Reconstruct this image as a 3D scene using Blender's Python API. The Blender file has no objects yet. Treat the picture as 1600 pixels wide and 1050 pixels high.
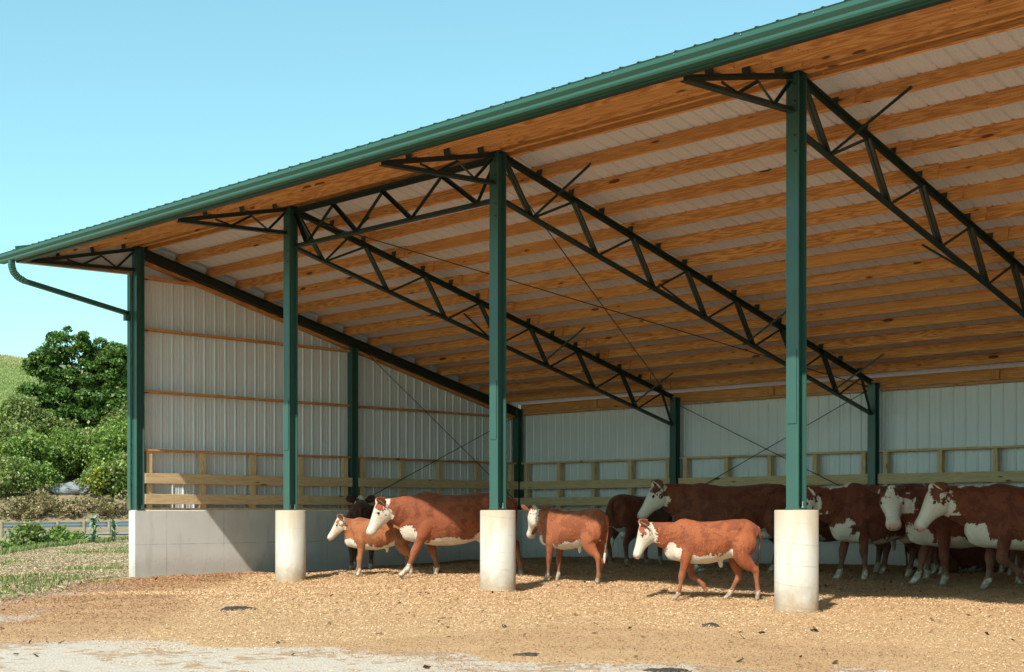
import bpy, math, random
import numpy as np
from mathutils import Vector, Matrix
random.seed(7); rng = np.random.default_rng(7)
R = math.radians
sc = bpy.context.scene
col = sc.collection
# ------------------------------------------------------------------ camera, sky, sun
YAW = .775677
CX, CY, CZ = 21.7022, -12.5388, 1.2064
cam = bpy.data.objects.new('camera', bpy.data.cameras.new('camera')); col.objects.link(cam)
cam.location = (CX, CY, CZ); cam.rotation_euler = (R(90), 0, YAW)
cam.data.sensor_width = 36; cam.data.lens = 2099.77/1600*36
cam.data.shift_y = (798.31-525)/1600; cam.data.clip_end = 3000; cam.data.clip_start = .1
sc.camera = cam
TO_SUN = Vector((.35, -1, 1.14)).normalized()
world = bpy.data.worlds.new('World'); sc.world = world; world.use_nodes = True
wn = world.node_tree; wn.nodes.clear()
wo = wn.nodes.new('ShaderNodeOutputWorld'); wb = wn.nodes.new('ShaderNodeBackground')
sky = wn.nodes.new('ShaderNodeTexSky'); sky.sky_type = 'NISHITA'; sky.sun_disc = False
sky.sun_elevation = math.asin(TO_SUN.z); sky.sun_rotation = math.atan2(TO_SUN.x, TO_SUN.y)
sky.altitude = 200; sky.air_density = 1.0; sky.dust_density = .35; sky.ozone_density = 1.6
tint = wn.nodes.new('ShaderNodeMix'); tint.data_type = 'RGBA'; tint.blend_type = 'MULTIPLY'
tint.inputs[0].default_value = 1; tint.inputs[7].default_value = (.81, 1.20, 1.04, 1)
gm = wn.nodes.new('ShaderNodeGamma'); gm.inputs[1].default_value = .76
wn.links.new(sky.outputs[0], gm.inputs[0]); wn.links.new(gm.outputs[0], tint.inputs[6]); wn.links.new(tint.outputs[2], wb.inputs[0])
wb.inputs[1].default_value = .15; wn.links.new(wb.outputs[0], wo.inputs[0])
sun = bpy.data.objects.new('sun', bpy.data.lights.new('sun', 'SUN')); col.objects.link(sun)
sun.data.energy = 3.6; sun.data.angle = R(.55); sun.data.color = (1, .94, .85)
sun.rotation_euler = TO_SUN.to_track_quat('Z', 'Y').to_euler(); sun.location = (10, -20, 30)
sc.view_settings.view_transform = 'Standard'; sc.view_settings.look = 'None'
sc.view_settings.gamma = 1; sc.view_settings.exposure = .95
sc.cycles.max_bounces = 10; sc.cycles.diffuse_bounces = 6; sc.cycles.use_denoising = True

# ------------------------------------------------------------------ node helper
class NT:
    def __init__(s, name):
        s.m = bpy.data.materials.new(name); s.m.use_nodes = True; s.t = s.m.node_tree; s.t.nodes.clear()
        s.o = s.n('ShaderNodeOutputMaterial'); s.b = s.n('ShaderNodeBsdfPrincipled'); s.l(s.b.outputs[0], s.o.inputs[0])
    def n(s, t, **k):
        x = s.t.nodes.new(t)
        for a, v in k.items(): setattr(x, a, v)
        return x
    def l(s, a, b): s.t.links.new(a, b)
    def put(s, sock, v):
        if hasattr(v, 'is_linked') or isinstance(v, bpy.types.NodeSocket): s.l(v, sock)
        elif isinstance(v, (tuple, list)) and len(v) == 3 and sock.type == 'RGBA': sock.default_value = (*v, 1)
        else: sock.default_value = v
    def coord(s, kind='Object', scale=(1, 1, 1), loc=None, rnd=0):
        c = s.n('ShaderNodeTexCoord').outputs[kind]
        if rnd:
            oi = s.n('ShaderNodeObjectInfo'); mu = s.n('ShaderNodeMath', operation='MULTIPLY'); s.l(oi.outputs['Random'], mu.inputs[0]); mu.inputs[1].default_value = rnd
            va = s.n('ShaderNodeVectorMath', operation='ADD'); s.l(c, va.inputs[0]); s.l(mu.outputs[0], va.inputs[1]); c = va.outputs[0]
        mp = s.n('ShaderNodeMapping'); mp.inputs['Scale'].default_value = scale
        if loc: mp.inputs['Location'].default_value = loc
        s.l(c, mp.inputs[0]); return mp.outputs[0]
    def pos(s, scale=(1, 1, 1)):
        g = s.n('ShaderNodeNewGeometry'); mp = s.n('ShaderNodeMapping'); mp.inputs['Scale'].default_value = scale
        s.l(g.outputs['Position'], mp.inputs[0]); return mp.outputs[0]
    def noise(s, v, scale, detail=4, rough=.5, dist=0):
        x = s.n('ShaderNodeTexNoise'); s.l(v, x.inputs['Vector']); x.inputs['Scale'].default_value = scale
        x.inputs['Detail'].default_value = detail; x.inputs['Roughness'].default_value = rough; x.inputs['Distortion'].default_value = dist
        return x.outputs['Fac']
    def vor(s, v, scale, feature='F1', out='Distance', rand=1):
        x = s.n('ShaderNodeTexVoronoi', feature=feature); s.l(v, x.inputs['Vector']); x.inputs['Scale'].default_value = scale
        x.inputs['Randomness'].default_value = rand; return x.outputs[out]
    def ramp(s, f, stops, interp='LINEAR'):
        x = s.n('ShaderNodeValToRGB'); s.put(x.inputs[0], f); e = x.color_ramp.elements; x.color_ramp.interpolation = interp
        while len(e) < len(stops): e.new(.5)
        for i, (p, c) in enumerate(stops):
            e[i].position = p; e[i].color = (*c, 1) if isinstance(c, (tuple, list)) else (c, c, c, 1)
        return x.outputs[0]
    def mix(s, f, a, b, mode='MIX'):
        x = s.n('ShaderNodeMix', data_type='RGBA', blend_type=mode); s.put(x.inputs[0], f); s.put(x.inputs[6], a); s.put(x.inputs[7], b); return x.outputs[2]
    def math(s, op, a, b=0.0, c=None, clamp=False):
        x = s.n('ShaderNodeMath', operation=op, use_clamp=clamp); s.put(x.inputs[0], a); s.put(x.inputs[1], b)
        if c is not None: s.put(x.inputs[2], c)
        return x.outputs[0]
    def step(s, v, a, b):
        x = s.n('ShaderNodeMapRange', interpolation_type='SMOOTHSTEP'); s.put(x.inputs[0], v); x.inputs[1].default_value = a; x.inputs[2].default_value = b; return x.outputs[0]
    def attr(s, n, out='Fac'):
        x = s.n('ShaderNodeAttribute', attribute_name=n); return x.outputs[out]
    def bump(s, h, strength=.5, dist=.01, prev=None):
        x = s.n('ShaderNodeBump'); s.put(x.inputs['Height'], h); x.inputs['Strength'].default_value = strength; x.inputs['Distance'].default_value = dist
        if prev is not None: s.l(prev, x.inputs['Normal'])
        return x.outputs[0]
    def fin(s, color=None, rough=.6, spec=.5, metal=0, normal=None, sheen=0):
        if color is not None: s.put(s.b.inputs['Base Color'], color)
        s.put(s.b.inputs['Roughness'], rough); s.put(s.b.inputs['Metallic'], metal); s.put(s.b.inputs['Specular IOR Level'], spec)
        if normal is not None: s.l(normal, s.b.inputs['Normal'])
        if sheen: s.b.inputs['Sheen Weight'].default_value = sheen
        return s.m

def mat_wood(name, base, dark, knot):
    t = NT(name); c = t.coord(rnd=37)
    def sc_(v, k):
        mp = t.n('ShaderNodeMapping'); mp.inputs['Scale'].default_value = k; t.l(v, mp.inputs[0]); return mp.outputs[0]
    wob = t.noise(sc_(c, (.5, 3, 3)), 1.4, 2)
    ringv = t.math('MULTIPLY_ADD', wob, 9.0, t.math('MULTIPLY', t.noise(sc_(c, (.25, 9, 9)), 2.0, 3), 5.0))
    ring = t.math('FRACT', ringv)
    ringm = t.math('MULTIPLY', t.math('SUBTRACT', 1.0, t.math('ABSOLUTE', t.math('SUBTRACT', ring, .5))), 1.0)
    col_ = t.mix(t.step(ringm, .5, .97), base, dark)
    fine = t.noise(sc_(c, (2, 60, 60)), 6, 3)
    col_ = t.mix(t.math('MULTIPLY', fine, .35), col_, dark)
    oi = t.n('ShaderNodeObjectInfo')
    col_ = t.mix(t.math('MULTIPLY', oi.outputs['Random'], .6), col_, tuple(x*q for x, q in zip(base, (.66, .60, .55))))
    col_ = t.mix(t.math('MULTIPLY', t.noise(sc_(c, (.6, 2, 2)), 1.5, 2), .3), col_, tuple(x*1.2 for x in base))
    kd = t.vor(sc_(c, (1.5, 5.5, 5.5)), 1.25)
    kd = t.math('ADD', kd, t.math('ADD', t.math('MULTIPLY', t.noise(c, 9, 2), .08), t.math('MULTIPLY', t.math('SUBTRACT', t.noise(sc_(c, (.8, .8, .8)), 1.7, 1), .42), .55)))
    km = t.math('SUBTRACT', 1.0, t.step(kd, .13, .21))
    col_ = t.mix(t.math('MULTIPLY', km, 1.0), col_, knot)
    hd = t.vor(sc_(c, (1.5, 5.5, 5.5)), 1.25)
    halo = t.math('SUBTRACT', 1.0, t.step(hd, .1, .25))
    col_ = t.mix(t.math('MULTIPLY', halo, .3), col_, dark)
    smv = t.vor(sc_(c, (6, 14, 14)), 2.1)
    col_ = t.mix(t.math('SUBTRACT', 1.0, t.step(smv, .08, .13)), col_, knot)
    b = t.bump(t.math('ADD', fine, ringm), .25, .002)
    return t.fin(col_, .68, .25, normal=b)

def mat_steel(name, base, rough=.38, wear=.25):
    t = NT(name); c = t.coord(rnd=19)
    n1 = t.noise(c, 3, 4); n2 = t.noise(c, 40, 3)
    colr = t.mix(n1, base, tuple(x*.8 for x in base))
    sp = t.vor(c, 14); m = t.math('SUBTRACT', 1.0, t.step(sp, .04, .07))
    colr = t.mix(t.math('MULTIPLY', m, wear), colr, (.35, .38, .35))
    st = t.noise(t.coord(scale=(1, 30, 30), rnd=7), 1, 3)
    colr = t.mix(t.math('MULTIPLY', t.step(st, .55, .8), wear), colr, tuple(min(1, x*1.6+.03) for x in base))
    return t.fin(colr, t.math('MULTIPLY_ADD', n1, .25, rough-.1), .5, normal=t.bump(n2, .12, .002))

def mat_panel(name, base, rough, spot=.0, metal=0.0):
    t = NT(name); c = t.coord(rnd=11)
    n1 = t.noise(c, 1.3, 4); n2 = t.noise(t.coord(scale=(1, 12, 12), rnd=5), 1.5, 4)
    colr = t.mix(n1, base, tuple(x*.88 for x in base))
    colr = t.mix(t.math('MULTIPLY', t.step(n2, .5, .85), .25), colr, tuple(x*.6 for x in base))
    g_ = t.n('ShaderNodeSeparateXYZ'); t.l(t.pos(), g_.inputs[0]); mk_ = t.math('SUBTRACT', 1.0, t.step(t.math('ADD', g_.outputs[2], t.math('MULTIPLY', n1, .8)), 1.6, 2.1)); colr = t.mix(t.math('MULTIPLY', mk_, .3), colr, (.3, .24, .17))
    if spot:
        s_ = t.noise(c, 60, 3, .7)
        colr = t.mix(t.math('MULTIPLY', t.step(s_, .35, .75), spot), colr, tuple(x*.45 for x in base))
        oi = t.n('ShaderNodeObjectInfo'); colr = t.mix(t.math('MULTIPLY', oi.outputs['Random'], .12), colr, tuple(x*.5 for x in base))
    return t.fin(colr, rough, .4, metal, normal=t.bump(n1, .1, .01))

def mat_concrete(name, base, kind):
    t = NT(name); c = t.pos(); o = t.coord()
    n1 = t.noise(c, 1.6, 5, .6); n2 = t.noise(c, 18, 4); n3 = t.noise(t.pos((3, 3, .6)), 2, 4)
    colr = t.mix(n1, tuple(x*1.08 for x in base), tuple(x*.82 for x in base))
    colr = t.mix(t.math('MULTIPLY', t.step(n3, .52, .75), .35), colr, (.34, .29, .21))
    vd = t.vor(c, 9); vc = t.n('ShaderNodeTexVoronoi'); t.l(c, vc.inputs['Vector']); vc.inputs['Scale'].default_value = 9
    gate = t.step(t.noise(c, 2.2, 3), .45, .6)
    thr = t.math('MULTIPLY', t.math('SUBTRACT', 1.0, t.step(t.math('ADD', vd, t.math('MULTIPLY', n2, .08)), .07, .13)), t.math('MULTIPLY_ADD', gate, .8, .1))
    if kind == 'pier':
        thr = t.math('MULTIPLY', thr, .85)
    colr = t.mix(thr, colr, (.07, .065, .06))
    s = t.n('ShaderNodeSeparateXYZ'); t.l(c, s.inputs[0])
    if kind == 'pier':
        z = t.math('ADD', s.outputs[2], t.math('MULTIPLY', s.outputs[0], .16))
        fr = t.math('FRACT', t.math('MULTIPLY', z, 4.4)); ln = t.math('SUBTRACT', 1.0, t.step(t.math('ABSOLUTE', t.math('SUBTRACT', fr, .5)), .008, .04))
        muck = t.math('SUBTRACT', 1.0, t.step(t.math('ADD', s.outputs[2], t.math('MULTIPLY', t.noise(t.pos((1, 1, .7)), 7, 5, .7), .7)), .42, .85)); colr = t.mix(t.math('MULTIPLY', muck, .85), colr, (.34, .24, .145))
        tan_top = t.step(t.math('ADD', s.outputs[2], t.math('MULTIPLY', n3, .9)), 1.15, 1.75)  # tan tint over the upper pier, paler lower down
        colr = t.mix(t.math('MULTIPLY', tan_top, .75), colr, (.40, .31, .20))
        colr = t.mix(t.math('MULTIPLY', ln, t.math('MULTIPLY', t.step(n1, .4, .6), .3)), colr, (.2, .19, .18))
    else:
        u = t.math('ADD', s.outputs[0], s.outputs[1])
        fr = t.math('FRACT', t.math('MULTIPLY', u, 1/1.22)); lv = t.math('SUBTRACT', 1.0, t.step(t.math('ABSOLUTE', t.math('SUBTRACT', fr, .5)), .004, .008))
        lh = t.math('SUBTRACT', 1.0, t.step(t.math('ABSOLUTE', t.math('SUBTRACT', s.outputs[2], .60)), .004, .009))
        ln = t.math('MAXIMUM', lv, lh)
        colr = t.mix(t.math('MULTIPLY', ln, t.math('MULTIPLY', t.step(n1, .35, .6), .45)), colr, (.16, .15, .14))
        low = t.math('SUBTRACT', 1.0, t.step(t.math('ADD', s.outputs[2], t.math('MULTIPLY', n2, .25)), .25, .6))
        colr = t.mix(t.math('MULTIPLY', low, .3), colr, (.2, .14, .09))
    b = t.bump(t.math('SUBTRACT', n2, t.math('MULTIPLY', thr, 1.5)), .35, .006)
    return t.fin(colr, .85, .25, normal=b)

M = {}
M['purlin'] = mat_wood('purlin_pine', (.74, .365, .125), (.36, .125, .034), (.05, .018, .007))
M['board'] = mat_wood('treated_pine', (.74, .56, .34), (.46, .31, .16), (.08, .045, .02))
M['steel'] = mat_steel('green_painted_steel', (.034, .100, .080), .33)
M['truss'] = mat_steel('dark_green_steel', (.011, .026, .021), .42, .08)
M['bolt'] = mat_steel('zinc_steel', (.5, .5, .48), .3, .1); M['bolt'].node_tree.nodes['Principled BSDF'].inputs['Metallic'].default_value = .8
M['green'] = mat_panel('green_sheet_metal', (.034, .105, .078), .36)
M['felt'] = mat_panel('felt_underside', (.64, .62, .66), .9, .5)
M['white'] = mat_panel('white_ribbed_steel', (.70, .735, .77), .30)
M['soffit'] = mat_panel('tan_trim', (.55, .45, .33), .5)
M['wall_conc'] = mat_concrete('wall_concrete', (.62, .60, .57), 'wall')
M['pier_conc'] = mat_concrete('pier_concrete', (.54, .51, .45), 'pier')

# ------------------------------------------------------------------ object helpers
WM = {}
def link(o, parent=None, mw=Matrix.Identity(4)):
    col.objects.link(o); WM[o.name] = mw.copy()
    if parent is not None:
        o.parent = parent; o.matrix_parent_inverse = WM[parent.name].inverted()
    o.matrix_basis = mw
    return o
def tag(o, label=None, cat=None, group=None, kind=None):
    if label: o['label'] = label
    if cat: o['category'] = cat
    if group: o['group'] = group
    if kind: o['kind'] = kind
    return o
def empty(name, loc, rz=0, label=None, cat=None, group=None):
    o = bpy.data.objects.new(name, None); o.empty_display_size = .3
    link(o, None, Matrix.Translation(loc) @ Matrix.Rotation(rz, 4, 'Z')); return tag(o, label, cat, group)
def mesh(name, verts, faces, mats, fm=None, smooth=False):
    me = bpy.data.meshes.new(name)
    if isinstance(verts, np.ndarray):
        faces = np.asarray(faces)
        nv, nf, k = len(verts), len(faces), faces.shape[1]
        me.vertices.add(nv); me.vertices.foreach_set('co', verts.astype(np.float32).ravel())
        me.loops.add(nf*k); me.loops.foreach_set('vertex_index', faces.astype(np.int32).ravel())
        me.polygons.add(nf); me.polygons.foreach_set('loop_start', np.arange(0, nf*k, k, dtype=np.int32))
        me.update(calc_edges=True); me.validate()
    else:
        me.from_pydata(verts, [], faces); me.update()
    for m in (mats if isinstance(mats, (list, tuple)) else [mats]): me.materials.append(m)
    if fm is not None: me.polygons.foreach_set('material_index', np.asarray(fm, dtype=np.int32))
    if smooth: me.polygons.foreach_set('use_smooth', np.ones(len(me.polygons), dtype=bool))
    return me
def obj(name, me, parent=None, mw=Matrix.Identity(4)):
    return link(bpy.data.objects.new(name, me), parent, mw)
def frame(p0, p1, up=(0, 0, 1)):
    p0, p1 = Vector(p0), Vector(p1); d = p1-p0; L = d.length; x = d/L; u = Vector(up)
    y = u.cross(x); y = y.normalized() if y.length > 1e-6 else Vector((0, 1, 0)); z = x.cross(y)
    m = Matrix((x, y, z)).transposed().to_4x4(); m.translation = p0
    return m, L
CACHE = {}
def extr(name, key, prof, p0, p1, m, parent, up=(0, 0, 1), fm=None, smooth=False, quant=3):
    """a closed outline in local y/z swept along local x"""
    mw, L = frame(p0, p1, up); k = (key, round(L, quant), m if isinstance(m, str) else tuple(m))
    if k not in CACHE:
        n = len(prof); v = [(0, y, z) for y, z in prof]+[(L, y, z) for y, z in prof]
        f = [(i, (i+1) % n, n+(i+1) % n, n+i) for i in range(n)]
        f += [tuple(range(n-1, -1, -1)), tuple(range(n, 2*n))]
        fmm = None
        if fm: fmm = [fm[i] for i in range(n)]+[0, 0]
        CACHE[k] = mesh(name, v, f, [M[x] for x in m] if isinstance(m, (list, tuple)) else M[m], fmm, smooth)
    return obj(name, CACHE[k], parent, mw)
def rect(w, h, c=.0, y0=None, z0=None):
    a, b = -w/2 if y0 is None else y0, -h/2 if z0 is None else z0
    x, y = a+w, b+h
    if not c: return [(a, b), (x, b), (x, y), (a, y)]
    return [(a+c, b), (x-c, b), (x, b+c), (x, y-c), (x-c, y), (a+c, y), (a, y-c), (a, b+c)]
def bar(name, p0, p1, w, h, m, parent, up=(0, 0, 1), c=.0):
    return extr(name, ('r', w, h, c), rect(w, h, c), p0, p1, m, parent, up)
def angle_prof(a, t): return [(0, 0), (a, 0), (a, t), (t, t), (t, a), (0, a)]
def ibeam(w, d, tw, tf):
    return [(-w/2, -d/2), (w/2, -d/2), (w/2, -d/2+tf), (tw/2, -d/2+tf), (tw/2, d/2-tf), (w/2, d/2-tf), (w/2, d/2), (-w/2, d/2), (-w/2, d/2-tf), (-tw/2, d/2-tf), (-tw/2, -d/2+tf), (-w/2, -d/2+tf)]
def circ(r, n=8): return [(r*math.cos(2*math.pi*i/n), r*math.sin(2*math.pi*i/n)) for i in range(n)]
def rod(name, p0, p1, r, m, parent, n=8): return extr(name, ('c', r, n), circ(r, n), p0, p1, m, parent, smooth=False)
def lathe(name, prof, m, parent, mw, n=40, smooth=True):
    v, f = [], []
    for r, z in prof:
        for i in range(n): v.append((r*math.cos(2*math.pi*i/n), r*math.sin(2*math.pi*i/n), z))
    for j in range(len(prof)-1):
        for i in range(n): f.append((j*n+i, j*n+(i+1) % n, (j+1)*n+(i+1) % n, (j+1)*n+i))
    f.append(tuple(range((len(prof)-1)*n, len(prof)*n)))
    me = mesh(name, v, f, M[m], None, smooth)
    return obj(name, me, parent, mw)

# ------------------------------------------------------------------ terrain frame and heights
FW = np.array([-math.sin(YAW), math.cos(YAW)]); RT = np.array([math.cos(YAW), math.sin(YAW)]); C2 = np.array([CX, CY])
def field(s, l):   # s metres into the valley, l metres across it, from the yard
    p = C2+s*FW+l*RT; return float(p[0]), float(p[1])
def sstep(a, b, x): t = np.clip((x-a)/(b-a), 0, 1); return t*t*(3-2*t)
def wob(x, y, k, seed=0):
    return (np.sin(x*k+seed*1.7+1.3*np.sin(y*k*.7+seed))+np.sin(y*k*1.13+seed*2.3+1.1*np.sin(x*k*.83+2+seed))+np.sin((x+y)*k*.61+seed*.7)+.5*np.sin((x-y)*k*2.3+seed*3.1))/3.5
def terrain(x, y):
    s = (x-C2[0])*FW[0]+(y-C2[1])*FW[1]; l = (x-C2[0])*RT[0]+(y-C2[1])*RT[1]
    a = np.clip(l/np.maximum(s, 5), -.6, .2)
    edge = 36+np.clip((a+.381)/.0953, -.3, 1.4)*18
    z = wob(x, y, .35, 1)*.05*sstep(20, 30, s)+.02*wob(x, y, 1.7, 2)*sstep(14, 26, s)
    z = z-.42*sstep(0, 7, s-edge)
    z = z+.25*sstep(62, 70, s)
    bank = sstep(87, 99, s)*3.4+sstep(99, 132, s)*6.6
    crest = 1.2+240*(798-(565+.13*np.clip(800+2100*a, -400, 900)+.0004*np.clip(800+2100*a, -200, 900)**2))/2100
    hill = sstep(112, 250, s)**.9*np.maximum(crest-10, 0)
    return z+bank+hill+wob(x, y, .12, 4)*.5*sstep(105, 130, s)
BED_POLY = np.array([(-.6, .4), (.6, -1.1), (3.4, -3.2), (4.9, -4.9), (7.2, -6.3), (9.2, -6.9), (10.4, -6.5), (11.8, -5.75), (13.0, -5.2), (14.2, -5.05), (15.2, -4.9), (17, -4.5), (20, -4.2), (24.5, -4.4), (26, -2), (26, 12), (-.6, 12)])
def poly_sd(x, y, P):
    d = np.full(x.shape, 1e9); inside = np.zeros(x.shape, bool)
    for i in range(len(P)):
        a, b = P[i], P[(i+1) % len(P)]; e = b-a; wx, wy = x-a[0], y-a[1]
        t = np.clip((wx*e[0]+wy*e[1])/(e@e), 0, 1); d = np.minimum(d, np.hypot(wx-t*e[0], wy-t*e[1]))
        c = ((a[1] <= y) & (b[1] > y)) | ((b[1] <= y) & (a[1] > y))
        xi = a[0]+(y-a[1])/(e[1] if abs(e[1]) > 1e-9 else 1e-9)*e[0]
        inside ^= c & (x < xi)
    return np.where(inside, d, -d)
def bed(x, y):
    sd = poly_sd(x, y, BED_POLY); sd = sd+(.85*wob(x, y, 1.5, 8)+.45*wob(x, y, 4.3, 9)+.12*wob(x, y, 11, 4))*(1-sstep(.5, 2, sd))
    z = -.035+.045*sstep(-.5, .6, sd)+.09*sstep(.2, 3.6, sd)+.10*sstep(4, 9.5, y)*sstep(0, 2, x+1.5)
    z = z+(wob(x, y, 1.1, 3)*.035+wob(x, y, 3.1, 5)*.017+wob(x, y, 7.3, 6)*.010+wob(x, y, 13.0, 9)*.005)*sstep(-.2, 1.2, sd)
    for px in range(1, 5):
        d = np.hypot(x-4.572*px, y+.1); z = z+.035*np.exp(-(d/.55)**2)
    z = z+.10*sstep(.2, 1.6, y)*(1-sstep(5, 8, y))*sstep(2.5, 4.5, x)*(1-.6*sstep(10, 12.5, x))
    z = np.where(y > 9.7, np.minimum(z, .3), z)
    return z

def grid(name, xs, ys, fn, m, smooth=True):
    X, Y = np.meshgrid(xs, ys); Z = fn(X, Y); v = np.stack([X, Y, Z], -1).reshape(-1, 3)
    nx, ny = len(xs), len(ys); i = np.arange(nx-1)[None, :]+np.arange(ny-1)[:, None]*nx; i = i.ravel()
    f = np.stack([i, i+1, i+nx+1, i+nx], 1)
    return obj(name, mesh(name, v, f, m, None, smooth))

# ground material: pale gravel yard, straw mulched field, grass beyond
t = NT('ground_soil'); P = t.pos(); g = t.n('ShaderNodeSeparateXYZ'); t.l(P, g.inputs[0])
n1 = t.noise(P, .9, 5, .6); n2 = t.noise(P, 7, 5, .65); n3 = t.noise(P, 55, 4, .7); n4 = t.noise(P, .25, 3)
sand = t.mix(n2, (.64, .585, .50), (.48, .415, .335))
sand = t.mix(t.math('MULTIPLY', t.step(n3, .46, .62), .75), sand, (.30, .215, .14))
tan_ = t.mix(n2, (.42, .27, .14), (.30, .18, .09))
pat = t.step(t.math('ADD', n1, t.math('MULTIPLY', t.math('SUBTRACT', n2, .5), .9)), .51, .58)
yard = t.mix(t.math('MULTIPLY', pat, .75), sand, tan_)
soil = t.mix(n2, (.30, .24, .15), (.42, .35, .23)); soil = t.mix(t.step(n3, .45, .7), soil, (.20, .15, .09))
grs = t.mix(n3, (.10, .17, .03), (.17, .21, .06))
soil = t.mix(t.math('MULTIPLY', t.step(t.math('ADD', t.noise(t.pos((.35, .35, .35)), 1.3, 4), t.math('MULTIPLY', n3, .12)), .58, .68), .8), soil, grs)
sd_ = t.math('ADD', t.math('MULTIPLY', g.outputs[0], -.70), t.math('MULTIPLY', g.outputs[1], .714))   # along the valley
far = t.step(sd_, 42, 48)
verge = t.mix(t.step(n1, .35, .6), (.17, .20, .07), (.36, .28, .18))
hillc = t.mix(t.noise(P, .10, 5), (.20, .27, .09), (.31, .29, .14)); hillc = t.mix(t.math('MULTIPLY', t.noise(P, .9, 5, .7), .5), hillc, (.34, .29, .15))
hillc = t.mix(t.step(t.math('ADD', g.outputs[2], t.math('MULTIPLY', n4, 4.0)), 20, 27), hillc, (.33, .27, .14))
yl = t.step(t.math('ADD', t.math('MULTIPLY', t.math('ADD', g.outputs[0], t.math('MULTIPLY', g.outputs[1], .95)), 1.0), t.math('MULTIPLY', n1, 1.5)), .2, 1.6)
c_ = t.mix(yl, soil, yard)
c_ = t.mix(t.step(sd_, 22, 29), c_, verge); c_ = t.mix(t.step(sd_, 70, 90), c_, hillc); c_ = t.mix(t.math('MULTIPLY', t.step(sd_, 60, 63), t.math('SUBTRACT', 1.0, t.step(sd_, 72, 80))), c_, t.mix(t.noise(P, 1.7, 5, .7), (.15, .11, .06), (.34, .27, .16)))
M['ground'] = t.fin(c_, .95, .1, normal=t.bump(t.math('ADD', n2, n3), .6, .03))
t = NT('wood_chip_bedding'); P = t.pos()
n1 = t.noise(P, .7, 4); n2 = t.noise(P, 30, 4, .7); n3 = t.noise(P, 110, 3, .7)
cc = t.mix(n1, (.62, .415, .235), (.50, .31, .16)); cc = t.mix(t.step(n2, .4, .7), cc, (.50, .33, .17)); cc = t.mix(t.math('MULTIPLY', t.step(n3, .5, .7), .7), cc, (.17, .085, .04))
M['bedbase'] = t.fin(cc, .95, .1, normal=t.bump(t.math('ADD', n2, n3), .8, .02))
def mat_attr(name, rough=.8, trans=0.0):
    t = NT(name); c = t.attr('tone', 'Color')
    if trans:
        d = t.n('ShaderNodeBsdfDiffuse'); tr = t.n('ShaderNodeBsdfTranslucent'); g_ = t.n('ShaderNodeBsdfGlossy'); g_.inputs['Roughness'].default_value = .45
        t.l(c, d.inputs[0]); t.l(t.mix(1.0, c, (1.0, 1.15, .5), 'MULTIPLY'), tr.inputs[0]); g_.inputs[0].default_value = (.8, .9, .9, 1)
        m1 = t.n('ShaderNodeMixShader'); m1.inputs[0].default_value = trans; t.l(d.outputs[0], m1.inputs[1]); t.l(tr.outputs[0], m1.inputs[2])
        m2 = t.n('ShaderNodeMixShader'); m2.inputs[0].default_value = .02; t.l(m1.outputs[0], m2.inputs[1]); t.l(g_.outputs[0], m2.inputs[2])
        t.l(m2.outputs[0], t.o.inputs[0]); return t.m
    return t.fin(c, rough, .2)
M['chips'] = mat_attr('wood_chips'); M['leaf'] = mat_attr('leaves', trans=.3); M['blade'] = mat_attr('blades', trans=.2)

xs = np.concatenate([np.linspace(-700, -130, 40), np.linspace(-125, -30, 110), np.linspace(-29, 30, 150), np.linspace(33, 200, 40)])
ys = np.concatenate([np.linspace(-220, -20, 30), np.linspace(-19, 40, 150), np.linspace(41, 130, 110), np.linspace(135, 700, 50)])
tag(grid('ground', xs, ys, terrain, M['ground']), kind='structure')
tag(grid('bedding', np.arange(-.75, 25.3, .1), np.arange(-7.3, 9.86, .1), lambda X, Y: np.where((X < .07) & (Y > -.14), np.where(X < .07, -.2, 0), bed(X, Y)), M['bedbase']), kind='structure')

def quads(name, centers, size, aspect, tilt, tones, m, up=None, parent=None, kindstuff=True, fold=0.0):
    """many small leaf or chip faces in one mesh"""
    n = len(centers); az = rng.uniform(0, 2*np.pi, n); ti = rng.normal(0, tilt, n); ti2 = rng.normal(0, tilt, n)
    a = np.stack([np.cos(az)*np.cos(ti), np.sin(az)*np.cos(ti), np.sin(ti)], 1)
    b0 = np.stack([-np.sin(az), np.cos(az), np.zeros(n)], 1)
    nz = np.cross(a, b0); b = b0*np.cos(ti2)[:, None]+nz*np.sin(ti2)[:, None]
    s = (size*rng.uniform(.6, 1.5, n))[:, None]; w = s*aspect*rng.uniform(.7, 1.3, (n, 1))
    v = np.stack([centers-a*s*.5-b*w*.5, centers+a*s*.5-b*w*.35, centers+a*s*.5+b*w*.5, centers-a*s*.5+b*w*.4], 1)
    v[:, 2] += rng.normal(0, .1, (n, 3))*s
    f = np.arange(4*n).reshape(n, 4)
    me = mesh(name, v.reshape(-1, 3), f, m)
    ca = me.color_attributes.new('tone', 'FLOAT_COLOR', 'FACE' if False else 'POINT')
    cc = np.concatenate([np.repeat(tones, 4, 0), np.ones((4*n, 1))], 1).astype(np.float32); ca.data.foreach_set('color', cc.ravel())
    o = obj(name, me, parent)
    if kindstuff: o['kind'] = 'stuff'
    return o
def tones(n, cols, w, jit=.15):
    cols = np.array(cols); i = rng.choice(len(cols), n, p=np.array(w)/sum(w)); return np.clip(cols[i]*np.exp(rng.normal(0, jit, (n, 1))), 0, .9)

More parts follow.
